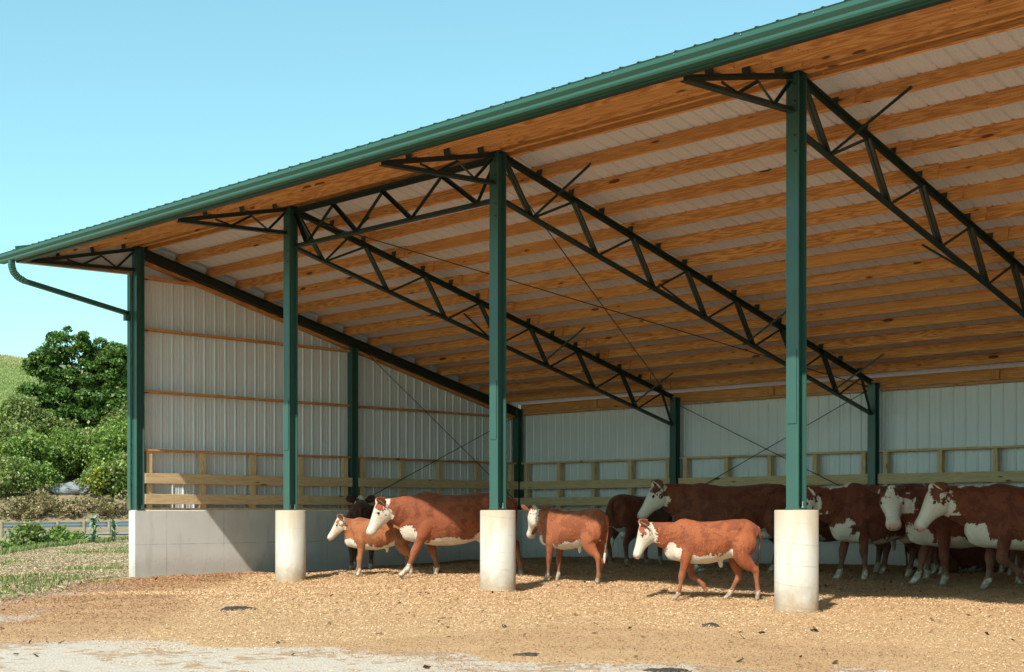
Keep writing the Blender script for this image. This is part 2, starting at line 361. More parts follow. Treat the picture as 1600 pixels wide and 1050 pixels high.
# ------------------------------------------------------------------ wood chips
def scatter_chips():
    n = 800000
    # denser nearer the yard side
    x = rng.uniform(-.6, 24, n); y = -7.2+17*rng.power(1.0, n)
    s = (x-C2[0])*FW[0]+(y-C2[1])*FW[1]; l = (x-C2[0])*RT[0]+(y-C2[1])*RT[1]
    sd = poly_sd(x, y, BED_POLY)
    p = sstep(-.7, .35, sd+.55*wob(x, y, 1.5, 8)+.35*wob(x, y, 4.3, 9)); p = np.maximum(p, (.10+.7*sstep(.1, .5, wob(x, y, 1.9, 14)+.5*wob(x, y, 6, 3)))*(sd > -3))
    keep = (rng.uniform(0, 1, n) < p) & (s > 8) & (np.abs(l)/np.maximum(s, 1) < .47) & ~((x < .12) & (y > -.12)) & (y < 9.7)
    x, y, s, sd = x[keep], y[keep], s[keep], sd[keep]; n = len(x)
    z = np.maximum(bed(x, y), terrain(x, y))+rng.uniform(.002, .02, n)
    tn = tones(n, [(.66, .45, .26), (.60, .385, .205), (.46, .27, .135), (.70, .54, .36), (.18, .11, .065)], [34, 34, 16, 11, 4])
    brown_patch = np.clip(sstep(.42, .6, .5+.5*wob(x, y, .9, 11)), 0, 1)[:, None]*sstep(-.5, 0, 2.2-sd)[:, None]  # reddish-brown chip patches toward the bed edge
    tn = tn*(1-brown_patch*np.array([.38, .50, .54]))
    inn = sstep(2.3, 3.3, y+.3*wob(x, y, 2, 3))[:, None]     # litter tones darker further in under the roof
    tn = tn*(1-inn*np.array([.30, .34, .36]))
    size = .0142*np.clip(s/15, .8, 1.6)
    quads('wood_chips', np.stack([x, y, z], 1), size, .5, .24, tn, M['chips'])
scatter_chips()
def scatter_bits():
    n = 2600; x = rng.uniform(0, 22, n); y = rng.uniform(-8, 9, n); w = wob(x, y, 1.0, 21)+rng.normal(0, .5, n); k = (w > .3) & (poly_sd(x, y, BED_POLY) > -2.5) & (x > .5); x, y = x[k], y[k]
    z = np.maximum(bed(x, y), terrain(x, y))+.014
    quads('litter_bits', np.stack([x, y, z], 1), .05, .55, .35, tones(len(x), [(.07, .045, .03), (.12, .075, .045), (.05, .04, .03)], [4, 4, 2]), M['chips'])
scatter_bits()

# ------------------------------------------------------------------ the cattle barn
BAY, NB, WD, CT = 4.572, 5, 9.88, 1.22
LEN = BAY*NB
TZ = lambda y: 5.95-.243*abs(y)                       # top chord line, ridge over the front posts
barn = empty('cattle_barn', (0, 0, 0), 0, 'open fronted cattle barn with green steel posts, pine purlins and pale ribbed steel walls', 'barn')
# --- concrete walls and piers
def slab(name, p0, p1, th, z0, z1, side):
    """wall between two floor points; side pushes its thickness to the left (+) or right (-) of the line"""
    d = math.hypot(p1[0]-p0[0], p1[1]-p0[1]); zc = (z0+z1)/2
    mw, L = frame((p0[0], p0[1], zc), (p1[0], p1[1], zc)); h = z1-z0
    y0, y1 = (0, th) if side > 0 else (-th, 0)
    c = .012; pr = [(y0, -h/2), (y1, -h/2), (y1, h/2-c), (y1-c, h/2), (y0+c, h/2), (y0, h/2-c)]
    n = 6; v = [(0, *q) for q in pr]+[(L, *q) for q in pr]
    f = [(i, (i+1) % n, n+(i+1) % n, n+i) for i in range(n)]+[tuple(range(n-1, -1, -1)), tuple(range(n, 2*n))]
    return obj(name, mesh(name, v, f, M['wall_conc']), barn, mw)
slab('concrete_wall', (.08, -.11), (.08, WD+.08), .22, -.5, CT, 1)
slab('concrete_wall', (.082, WD-.03), (LEN-.082, WD-.03), .22, -.5, CT, 1)
slab('concrete_wall', (LEN-.08, -.11), (LEN-.08, WD+.08), .22, -.5, CT, -1)
for i in range(1, NB):
    x = BAY*i
    p = lathe('concrete_pier', [(.235, -.6), (.236, .2), (.235, CT-.012), (.225, CT-.003), (.0, CT-.002)], 'pier_conc', barn, Matrix.Translation((x, .0, 0)) @ Matrix.Rotation(i*1.3, 4, 'Z'), 48)
# --- posts
def post(x, y, z0, z1, base=True):
    c = extr('steel_column', ('ib',), ibeam(.155, .16, .008, .012), (x, y, z0), (x, y, z1), 'steel', barn, up=(0, -1, 0))
    if base:
        bar('base_plate', (x, y-.085, z0+.008), (x, y+.085, z0+.008), .17, .016, 'steel', c)
        for dx in (-.05, .05):
            for dy in (-.045, .045):
                rod('anchor_bolt', (x+dx, y+dy, z0+.014), (x+dx, y+dy, z0+.085), .008, 'bolt', c, 6)
                rod('nut', (x+dx, y+dy, z0+.017), (x+dx, y+dy, z0+.033), .017, 'bolt', c, 6)
    bar('cap_plate', (x, y-.09, z1+.005), (x, y+.09, z1+.005), .17, .01, 'truss', c)
    return c
for i in range(NB+1):
    z = CT+(.004 if 0 < i < NB else .004)
    c = post(BAY*i, 0, z, 5.93)
    if 0 < i < NB:  # reinforcing plate welded to the outer flange
        bar('splice_plate', (BAY*i, -.086, 2.15), (BAY*i, -.086, 2.92 if i != 3 else 2.95), .11, .008, 'steel', c, up=(0, -1, 0))
    if 0 < i < NB:
        for zz in (5.8, 5.62, 5.25, 5.08):
            rod('bolt', (BAY*i-.05, .093, zz), (BAY*i-.05, .083, zz), .014, 'bolt', c, 6); rod('bolt', (BAY*i+.04, -.094, zz), (BAY*i+.04, -.083, zz), .012, 'truss', c, 6)
for i in range(NB+1): post(BAY*i if 0 < i < NB else (0 if i == 0 else LEN), WD-.12 if 0 < i < NB else WD-.1, CT+.004, TZ(WD-.12)-.03, base=False)
post(0, WD/2-.03, CT+.004, TZ(WD/2)-.19, False); post(LEN, WD/2-.03, CT+.004, TZ(WD/2)-.19, False)
# --- end rafters (rolled beams)
for x in (0, LEN):
    extr('end_rafter', ('ib2',), ibeam(.13, .17, .008, .012), (x, .09, TZ(.09)-.09), (x, WD-.02, TZ(WD-.02)-.09), 'truss', barn)
# --- purlin rows: y, then z of their underside
NRM = lambda s: Vector((0, s*.236, .972)).normalized()
CLIPY = [.85+.652*k for k in range(14)]
rows = [(y, TZ(y)+.004, 1) for y in [.05, .20]+CLIPY]+[(-y, TZ(y)+.004, -1) for y in (.21, .81, 1.46, 2.05)]
PD, PT = .184, .038
for y, z, s in rows:
    up = NRM(s)
    for b in range(NB):
        off = (.02 if b % 2 else -.02)
        x0 = BAY*b-.22 if b else -.12; x1 = BAY*(b+1)+.22 if b < NB-1 else LEN+.12
        x0 += random.uniform(-.05, .05) if b else 0
        c = Vector((0, y+off, z))+up*(PD/2)
        bar('purlin', (x0, c.y, c.z), (x1, c.y, c.z), PT, PD, 'purlin', barn, up=up, c=.003)
# --- trusses
def lbar(name, p0, p1, a, par, up=(0, 0, 1), m='truss'): return extr(name, ('L', a), [(y-a/2, z-a/2) for y, z in angle_prof(a, a*.16)], p0, p1, m, par, up, quant=2)
def truss(x):
    y1 = WD-.2
    top = extr('roof_truss', ('tc',), [(-.055, 0), (-.055, -.012), (-.006, -.012), (-.006, -.085), (.006, -.085), (.006, -.012), (.055, -.012), (.055, 0)], (x, .08, TZ(.08)), (x, y1, TZ(y1)), 'truss', barn)
    BZ = lambda y: TZ(y)-.63
    extr('bottom_chord', ('bc',), [(-.045, 0), (-.045, .01), (-.006, .01), (-.006, .06), (.006, .06), (.006, .01), (.045, .01), (.045, 0)], (x, .08, BZ(.08)), (x, y1, BZ(y1)), 'truss', top)
    tops = [1.50+1.304*k for k in range(7)]; bots = [.66]+[t_+.50 for t_ in tops[:-1]]
    prev = .12
    for k, t_ in enumerate(tops):
        if t_ > y1: break
        bo = bots[k]
        for dx in (-.026, .026): lbar('web', (x+dx, prev, TZ(prev)-.05), (x+dx, bo-.03, BZ(bo)+.03), .034, top)
        lbar('web', (x, bo+.03, BZ(bo)+.03), (x, t_, TZ(t_)-.05), .036, top)
        prev = t_
    lbar('web', (x, prev, TZ(prev)-.05), (x, y1-.03, BZ(y1)+.05), .036, top)
    for y in CLIPY:
        c0 = Vector((x-.03, y-.046, TZ(y)))+NRM(1)*.062
        bar('purlin_clip', c0-Vector((.05, 0, 0)), c0+Vector((.05, 0, 0)), .008, .13, 'truss', top, up=NRM(1)).location
    for bo, sx in ((.66, 1), (4.42, -1), (5.72, 1), (8.33, 1)):
        if bo < y1: lbar('fly_brace', (x, bo, BZ(bo)+.02), (x+sx*.92, bo+.16, TZ(bo+.16)+.03), .026, top)
    return top
for i in range(1, NB): truss(BAY*i)
for i in range(NB+1):   # outrigger brackets under the front eave
    x = BAY*i
    tp = extr('eave_bracket', ('eb',), [(-.04, 0), (-.04, -.01), (-.005, -.01), (-.005, -.06), (.005, -.06), (.005, -.01), (.04, -.01), (.04, 0)], (x, -.08, 5.925), (x, -2.0, TZ(2.0)-.004), 'truss', barn)
    extr('bottom_chord', ('bc',), [(-.045, 0), (-.045, .01), (-.006, .01), (-.006, .06), (.006, .06), (.006, .01), (.045, .01), (.045, 0)], (x, -.08, 5.50), (x, -2.0, 5.40), 'truss', tp)
    zt = lambda y: 5.93-.24*y; zb = lambda y: 5.5-.052*y
    for a, b, ta in ((.10, .42, 1), (.42, .72, 0), (.72, 1.08, 1), (1.08, 1.36, 0)):
        pa, pb = ((a, zt(a)-.06), (b, zb(b)+.05)) if ta else ((a, zb(a)+.05), (b, zt(b)-.06))
        lbar('web', (x, -pa[0], pa[1]), (x, -pb[0], pb[1]), .032, tp)
    for y in (.21, .81, 1.46):
        bar('purlin_clip', (x-.10, -y-.068, TZ(y)+.055), (x+.0, -y-.068, TZ(y)+.055), .008, .13, 'truss', tp, up=NRM(-1))
# longitudinal truss between the second and third posts
xa, xb = BAY+.08, 2*BAY-.08
lt = extr('longitudinal_truss', ('lt',), [(-.05, 0), (-.05, -.012), (-.006, -.012), (-.006, -.08), (.006, -.08), (.006, -.012), (.05, -.012), (.05, 0)], (xa, .02, 5.9), (xb, .02, 5.9), 'truss', barn)
extr('bottom_chord', ('bc',), [(-.045, 0), (-.045, .01), (-.006, .01), (-.006, .06), (.006, .06), (.006, .01), (.045, .01), (.045, 0)], (xa, .02, 5.30), (xb, .02, 5.30), 'truss', lt)
nodes_ = [(xa+.02, 5.84), (xa+.30, 5.35), (xa+.95, 5.84), (xa+1.5, 5.35), (xa+2.1, 5.84), (xa+2.72, 5.35), (xa+3.36, 5.84), (xa+4.06, 5.35), (xb-.02, 5.84)]
for k in range(8):
    (x0, z0), (x1, z1) = nodes_[k], nodes_[k+1]; lbar('web', (x0, .02, z0), (x1, .02, z1), .055, lt, up=(0, -1, 0))
# rod bracing: roof plane, back wall, left wall
def brace(p0, p1):
    r = rod('brace_rod', p0, p1, .0085, 'truss', barn, 8); d = (Vector(p1)-Vector(p0)).normalized()
    for p in (Vector(p0), Vector(p1)-d*.10): rod('turnbuckle', p, p+d*.10, .015, 'truss', r, 6)
brace((BAY+.08, .15, 5.78), (2*BAY-.05, WD-.25, TZ(WD-.25)-.12)); brace((2*BAY-.08, .15, 5.78), (BAY+.05, WD-.25, TZ(WD-.25)-.15))
brace((BAY+.1, WD-.2, 3.42), (2*BAY-.1, WD-.2, 1.42)); brace((2*BAY-.1, WD-.18, 3.42), (BAY+.1, WD-.18, 1.42))
brace((.10, WD/2+.1, 4.58), (.10, WD-.22, 1.40)); brace((.12, WD/2+.1, 1.40), (.12, WD-.22, 3.40))
# --- ribbed sheets
def rib_profile(w, ribs, h=.019, minor=True):
    pts = []; n = int(round(w/ribs))
    for k in range(n):
        a = k*ribs
        pts += [(a, 0), (a+.018, h), (a+.036, h), (a+.052, 0)]
        if minor: pts += [(a+.105, 0), (a+.112, .004), (a+.122, .004), (a+.129, 0), (a+.160, 0), (a+.167, .004), (a+.177, .004), (a+.184, 0)]
    pts.append((w, 0)); return pts
RP = rib_profile(.9144, .2286); RPC = RP+[(y, z-.0015) for y, z in reversed(RP)]
def sheet(name, p0, p1, up, mats, w=.9144):
    """a ribbed sheet running from p0 to p1, its width to the local -y... +y side"""
    n = len(RP); fm = [0]*(n-1)+[0]+[1]*(n-1)+[0] if len(mats) > 1 else None
    return extr(name, ('sheet', tuple(mats)), RPC, p0, p1, mats, barn, up, fm=fm)
DZ = lambda y: TZ(y)+.004+PD*1.012+.003
k = 0; x = -.15
while x < LEN+.12:
    jig = random.uniform(-.004, .004)
    # local y = up x dir ; for the back slope dir=+y(world) so local y = -x(world)
    sheet('roof_sheet', (x+.9144, -.01+0, DZ(0)+.0), (x+.9144, WD+.30, DZ(WD+.30)), (0, 0, 1), ('green', 'felt'))
    sheet('roof_sheet', (x, .01, DZ(0)), (x, -2.27+jig, DZ(2.27)), (0, 0, 1), ('green', 'felt'))
    x += .9144
extr('ridge_cap', ('rc',), [(-.16, -.020), (0, .024), (.16, -.020), (.16, -.023), (0, .020), (-.16, -.023)], (-.16, 0, DZ(0)+.018), (LEN+.16, 0, DZ(0)+.018), 'green', barn)
# walls: sheets stand outside the girts
y = -.10
while y < WD+.1:
    zt_ = min(DZ(y), DZ(min(y+.91, WD)))-.03
    o = sheet('wall_sheet', (-.152, y+.9144, CT+.002), (-.152, y+.9144, zt_), (1, 0, 0), ('white',)); tri = None
    y += .9144
# rake filler strips following the slope above each left sheet
for k in range(11):
    ya = -.10+.9144*k
    v = []; a0 = min(DZ(ya), DZ(ya+.9144))-.03
    za, zb_ = DZ(ya)-.03, DZ(ya+.9144)-.03
    me = mesh('rake_sheet', [(-.150, ya, a0-.01), (-.150, ya+.9144, a0-.01), (-.150, ya+.9144, zb_+.02), (-.150, ya, za+.02), (-.156, ya, a0-.01), (-.156, ya+.9144, a0-.01), (-.156, ya+.9144, zb_+.02), (-.156, ya, za+.02)],
              [(0, 1, 2, 3), (7, 6, 5, 4), (0, 4, 5, 1), (3, 2, 6, 7), (0, 3, 7, 4), (1, 5, 6, 2)], M['white'])
    obj('rake_sheet', me, barn)
x = -.15
while x < LEN+.1:
    sheet('wall_sheet', (x, WD+.132, CT+.002), (x, WD+.132, TZ(WD)-.02), (0, -1, 0), ('white',)); x += .9144
y = -.10
while y < WD+.1:
    sheet('wall_sheet', (LEN+.152, y, CT+.002), (LEN+.152, y, DZ(y+.45)-.03), (-1, 0, 0), ('white',)); y += .9144
# triangular gable closure of the eave at the left end
def tri_panel(x0, x1, pts, m, name):
    n = len(pts); v = [(x0, *p) for p in pts]+[(x1, *p) for p in pts]
    f = [tuple(range(n)), tuple(range(2*n-1, n-1, -1))]+[(i, n+i, n+(i+1) % n, (i+1) % n) for i in range(n)]
    return obj(name, mesh(name, v, f, M[m]), barn)
for xx, sg in ((-.10, 1), (LEN+.10, -1)):
    pts = [(-.10, 5.46), (-.10, DZ(.1)-.02), (-2.18, DZ(2.18)-.02), (-2.18, 5.40)]
    tri_panel(xx, xx-sg*.012, pts, 'white', 'gable_closure')
    bar('gable_board', (xx+sg*.02, -.11, 5.52), (xx+sg*.02, -2.15, 5.46), .038, .089, 'purlin', barn, c=.003)
    bar('soffit_trim', (xx+sg*.012, -.085, 5.452), (xx+sg*.012, -2.2, 5.392), .09, .006, 'soffit', barn)
    bar('rake_trim', (xx-sg*.075, .02, DZ(0)+.004), (xx-sg*.075, WD+.28, DZ(WD+.28)+.004), .02, .13, 'green', barn)
    bar('rake_trim', (xx-sg*.075, -.02, DZ(0)+.004), (xx-sg*.075, -2.2, DZ(2.2)+.004), .02, .13, 'green', barn)
bar('corner_trim', (-.115, -.118, CT+.01), (-.115, -.118, 5.5), .105, .016, 'green', barn, up=(0, -1, 0))
bar('corner_trim', (-.160, -.03, CT+.01), (-.160, -.03, 5.5), .012, .16, 'green', barn, up=(0, -1, 0))
bar('corner_trim', (LEN+.115, -.118, CT+.01), (LEN+.115, -.118, 5.5), .105, .016, 'green', barn, up=(0, -1, 0))
# girts, studs, kick boards
def girt(p0, p1): bar('girt', p0, p1, .038, .14, 'board', barn, c=.002, up=(1, 0, 0) if p0[0] == p1[0] else (0, 1, 0))
def wallframe(pts, fixed, vert):
    """a run of wall between steel posts. vert=True: along y at x=fixed, else along x at y=fixed"""
    P3 = (lambda u, z, d: (fixed+d, u, z)) if vert else (lambda u, z, d: (u, fixed-d, z))
    for a, b in zip(pts[:-1], pts[1:]):
        a2, b2 = a+.085, b-.085; n = 4; upz = (0, 0, 1)
        bar('sill_plate', P3(a2, CT+.021, 0), P3(b2, CT+.021, 0), .14, .038, 'board', barn, c=.002)
        bar('girt', P3(a2, CT+1.085, 0), P3(b2, CT+1.085, 0), .14, .038, 'board' if not vert else 'purlin', barn, c=.002)
        for k in range(n+1):
            u = a2+.14+(b2-a2-.28)*k/n+random.uniform(-.02, .02)
            bar('stud', P3(u, CT+.042, .01), P3(u, CT+1.064, .01), .089 if vert else .118, .089 if not vert else .118, 'board', barn, up=(0, 1, 0) if vert else (1, 0, 0), c=.002)
        for zz in (CT+.20, CT+.575):
            e = random.uniform(-.004, .004)
            bar('kick_board', P3(a2-.0, zz+e, .098), P3(b2+.0, zz-e, .098), .038, .184, 'board', barn, c=.003)
wallframe([0, WD/2-.03, WD-.1], -.02, True)
wallframe([BAY*i for i in range(NB+1)], WD+.0, False)
for zz in (3.37, 4.49, 5.42):
    for a, b in ((0, WD/2-.03), (WD/2-.03, WD-.1)):
        ymax = min(b-.085, (5.95-.24-zz)/.243)
        if ymax > a+.3:
            bar('girt', (-.05, a+.085, zz), (-.05, ymax, zz), .14, .038, 'purlin', barn, c=.002)
            bar('girt_clip', (-.03, a+.085, zz-.03), (-.03, a+.20, zz-.03), .08, .01, 'truss', barn)
bar('rake_board', (-.075, .1, TZ(.1)-.215), (-.075, WD-.1, TZ(WD-.1)-.215), .10, .06, 'purlin', barn, c=.003)
for i in range(NB):
    bar('top_plate', (BAY*i+.0, WD+.03, TZ(WD)+.02), (BAY*(i+1)-.003, WD+.03, TZ(WD)+.02), .04, .20, 'purlin', barn, c=.003)
    bar('ceiling_block', (BAY*i+2.28, WD-.02, TZ(WD)-.07), (BAY*i+2.28, WD-.02, TZ(WD)+.09), .06, .14, 'purlin', barn, up=(1, 0, 0), c=.003)
    bar('wall_girt', (BAY*i+.085, WD+.03, TZ(WD)-.118), (BAY*(i+1)-.085, WD+.03, TZ(WD)-.118), .10, .03, 'purlin', barn, c=.003)
# fascia and gutter
bar('fascia', (-.16, -2.20, 5.475), (LEN+.16, -2.20, 5.475), .02, .15, 'green', barn)
bar('fascia_lip', (-.16, -2.165, 5.398), (LEN+.16, -2.165, 5.398), .07, .006, 'truss', barn)
gp = [(0, .14), (-.02, .14), (-.022, 0), (-.115, 0), (-.125, .02), (-.125, .045), (-.155, .085), (-.155, .128), (-.165, .140), (-.150, .146), (-.146, .128), (-.146, .088), (-.117, .050), (-.117, .024), (-.110, .006), (-.030, .006), (-.012, .006)]
gp = [(-y-.155/2+.09-.09, z) for y, z in gp]
GUT_L = -.55
gut = extr('gutter', ('gut',), [(y, z) for y, z in [(a, b) for a, b in gp]], (LEN+.3, -2.29, 5.415), (GUT_L, -2.29, 5.415), 'green', barn)
tri_panel(GUT_L-.002, GUT_L+.002, [(-2.21, 5.42), (-2.21, 5.55), (-2.37, 5.55), (-2.37, 5.49), (-2.33, 5.42)], 'green', 'gutter_end')
for i in range(30):
    xx = .2+i*.76
    if xx < LEN: rod('gutter_screw', (xx, -2.372, 5.535), (xx, -2.376, 5.535), .007, 'bolt', barn, 6)
# downspout: a ribbed elbow, then a slanted square pipe back to the corner post
pth = [Vector((-.12, -2.30, 5.42)), Vector((-.12, -2.30, 5.33)), Vector((-.12, -2.27, 5.23)), Vector((-.12, -2.19, 5.15)), Vector((-.12, -2.06, 5.09))]
bm_v, bm_f = [], []
pts = []
for k in range(len(pth)-1):
    for q in range(6):
        pts.append(pth[k].lerp(pth[k+1], q/6))
pts.append(pth[-1]); prev = None
for k, p in enumerate(pts):
    d = (pts[min(k+1, len(pts)-1)]-pts[max(k-1, 0)]).normalized(); sx = Vector((1, 0, 0)); sy = d.cross(sx).normalized()
    rr = .042+(.005 if (k % 2 and 4 < k < 23) else 0)
    for a_, b_ in ((-1, -1), (1, -1), (1, 1), (-1, 1)): bm_v.append(p+sx*rr*a_+sy*rr*b_)
    if k:
        for e in range(4): bm_f.append((4*k-4+e, 4*k-4+(e+1) % 4, 4*k+(e+1) % 4, 4*k+e))
dsp = obj('downspout', mesh('downspout', [tuple(v) for v in bm_v], bm_f, M['green']), barn)
bar('downspout_pipe', (-.12, -2.08, 5.098), (-.12, -.13, 4.75), .082, .082, 'green', dsp, c=.008)
bar('downspout_pipe', (-.12, -.172, 4.78), (-.12, -.172, 4.62), .082, .082, 'green', dsp, up=(0, -1, 0), c=.008)

# ------------------------------------------------------------------ cattle
t = NT('hereford_coat'); W_ = t.attr('white'); c = t.coord(rnd=23)
nA = t.noise(c, 9, 4, .6); nB = t.noise(c, 38, 3, .6); nC = t.noise(c, 2.2, 3); hair = t.noise(t.coord(scale=(1, 1, .35)), 120, 3, .6)
oi = t.n('ShaderNodeObjectInfo'); tone_ = t.attr('coat', 'Color')
red = t.mix(nC, tone_, t.mix(1.0, tone_, (.62, .55, .5), 'MULTIPLY'))
red = t.mix(t.math('MULTIPLY', t.step(t.noise(c, 4.4, 6, .7, .6), .485, .555), .70), red, t.mix(1.0, tone_, (.45, .38, .36), 'MULTIPLY'))
red = t.mix(t.math('MULTIPLY', t.step(hair, .5, .75), .30), red, t.mix(1.0, tone_, (1.7, 1.75, 1.8), 'MULTIPLY'))
fl = t.vor(c, 30); gatef = t.step(t.noise(c, 3.1, 3), .47, .58)
red = t.mix(t.math('MULTIPLY', t.math('SUBTRACT', 1.0, t.step(fl, .08, .13)), t.math('MULTIPLY', gatef, .8)), red, (.5, .34, .18))
wht = t.mix(nB, (.66, .60, .51), (.50, .42, .32)); wht = t.mix(t.math('MULTIPLY', t.step(nC, .5, .75), .3), wht, (.40, .29, .2))
wf = t.math('ADD', W_, t.math('ADD', t.math('MULTIPLY', t.math('SUBTRACT', nA, .5), .24), t.math('MULTIPLY', t.math('SUBTRACT', nB, .5), .09)))
cc = t.mix(t.step(wf, -.006, .006), red, wht)
cc = t.mix(t.attr('pink'), cc, (.50, .25, .20)); cc = t.mix(t.attr('dark'), cc, (.045, .032, .026))
low = t.attr('dirt'); cc = t.mix(t.math('MULTIPLY', low, t.step(t.noise(c, 13, 4, .65), .36, .56)), cc, (.19, .125, .075))
M['coat'] = t.fin(cc, .66, .22, normal=t.bump(t.math('ADD', hair, t.math('MULTIPLY', nB, 1.3)), .6, .010), sheen=.1)
t = NT('wet_eye'); M['eye'] = t.fin((.012, .009, .008), .12, .6)
t = NT('ear_tag_plastic'); M['tag'] = t.fin((.45, .62, .5), .4, .4)

def crm(A, n):
    A = np.asarray(A, float); P = np.vstack([2*A[0]-A[1], A, 2*A[-1]-A[-2]]); out = []
    for i in range(1, len(P)-2):
        for k in range(n):
            u = k/n; out.append(.5*((2*P[i])+(-P[i-1]+P[i+1])*u+(2*P[i-1]-5*P[i]+4*P[i+1]-P[i+2])*u*u+(-P[i-1]+3*P[i]-3*P[i+1]+P[i+2])*u**3))
    out.append(P[-2]); return np.array(out)
class Body:
    def __init__(s): s.v = []; s.f = []; s.k = 0; s.lab = {}
    def ring_tube(s, C, Rt, Up, hw, bu, bd, label, n=18, sq=1.0):
        th = np.arange(n)*2*np.pi/n; cs, sn = np.cos(th), np.sin(th); cs_ = np.sign(cs)*np.abs(cs)**sq
        m = len(C); start = s.k
        for i in range(m):
            b = np.where(sn > 0, bu[i], bd[i])
            s.v.append(C[i]+np.outer(cs_*hw[i], Rt[i])+np.outer(b*sn, Up[i]))
        for i in range(m-1):
            for j in range(n): s.f.append((start+i*n+j, start+i*n+(j+1) % n, start+(i+1)*n+(j+1) % n, start+(i+1)*n+j))
        s.f.append(tuple(start+j for j in range(n-1, -1, -1))); s.f.append(tuple(start+(m-1)*n+j for j in range(n)))
        s.k += m*n
        r = np.sqrt(hw*(bu+bd)/2)
        s.lab.setdefault(label, []).append((C, r, Up, (bu+bd)/2))
    def path(s, A, label, side=(0, 1, 0), sub=4, n=14):
        """A rows: x y z r_fore r_side, swept along its own path"""
        Q = crm(A, sub); C = Q[:, :3]; T = np.gradient(C, axis=0); T /= np.linalg.norm(T, axis=1)[:, None]+1e-9
        sd = np.asarray(side, float); Up = np.cross(T, sd); Up /= np.linalg.norm(Up, axis=1)[:, None]+1e-9; Rt = np.cross(Up, T)
        s.ring_tube(C, Rt, Up, np.maximum(Q[:, 4], .004), np.maximum(Q[:, 3], .004), np.maximum(Q[:, 3], .004), label, n)
    def ell(s, c, r, label=None, rot=None):
        n, m = 14, 9; U = np.linspace(0, np.pi, m+2)[1:-1]; th = np.arange(n)*2*np.pi/n; st = s.k; vv = []
        for u in U: vv.append(np.stack([np.full(n, np.cos(u)), np.sin(u)*np.cos(th), np.sin(u)*np.sin(th)], 1))
        vv = np.vstack(vv)*np.asarray(r); 
        if rot is not None: vv = vv@np.asarray(rot).T
        s.v.append(vv+np.asarray(c)); 
        for i in range(m-1):
            for j in range(n): s.f.append((st+i*n+j, st+i*n+(j+1) % n, st+(i+1)*n+(j+1) % n, st+(i+1)*n+j))
        s.f.append(tuple(st+j for j in range(n-1, -1, -1))); s.f.append(tuple(st+(m-1)*n+j for j in range(n))); s.k += n*m

def rot2(p, c, a):   # rotate x,z about c by a (positive swings the lower leg forward)
    q = p.copy(); dx, dz = p[:, 0]-c[0], p[:, 2]-c[1]; q[:, 0] = c[0]+dx*math.cos(a)-dz*math.sin(a); q[:, 2] = c[1]+dx*math.sin(a)+dz*math.cos(a); return q
FRONT = np.array([(.40, .12, 1.12, .12, .07), (.42, .16, .96, .15, .085), (.44, .185, .80, .125, .085), (.445, .18, .66, .085, .068), (.45, .172, .52, .056, .05), (.458, .17, .42, .054, .05), (.455, .168, .37, .048, .044),
                  (.45, .166, .30, .034, .034), (.45, .165, .19, .031, .030), (.455, .165, .135, .040, .038), (.475, .165, .085, .036, .037), (.492, .165, .05, .050, .048), (.502, .165, .02, .060, .054), (.506, .165, 0, .062, .056)])
HIND = np.array([(-.60, .10, 1.16, .18, .09), (-.62, .17, 1.00, .22, .115), (-.60, .205, .84, .20, .12), (-.60, .21, .71, .15, .10), (-.665, .205, .60, .098, .066), (-.735, .20, .52, .062, .046), (-.775, .195, .455, .055, .043),
                 (-.77, .19, .39, .044, .038), (-.752, .185, .28, .034, .033), (-.74, .185, .19, .033, .032), (-.735, .185, .135, .041, .039), (-.715, .185, .085, .037, .038), (-.698, .185, .05, .050, .048), (-.688, .185, .02, .060, .054), (-.684, .185, 0, .062, .056)])
TORSO = np.array([  # x, z of widest, half width, up, down
    (-.945, 1.12, .035, .09, .10), (-.91, 1.10, .11, .15, .17), (-.84, 1.06, .19, .245, .27), (-.72, 1.04, .245, .315, .34), (-.58, 1.00, .265, .365, .37), (-.40, .98, .285, .375, .37), (-.20, .93, .325, .405, .375),
    (.0, .90, .345, .425, .385), (.18, .89, .335, .435, .385), (.34, .90, .295, .45, .385), (.47, .93, .26, .445, .40), (.60, .95, .225, .405, .40), (.72, .95, .175, .33, .375), (.82, .93, .12, .24, .31), (.89, .90, .06, .13, .18)])
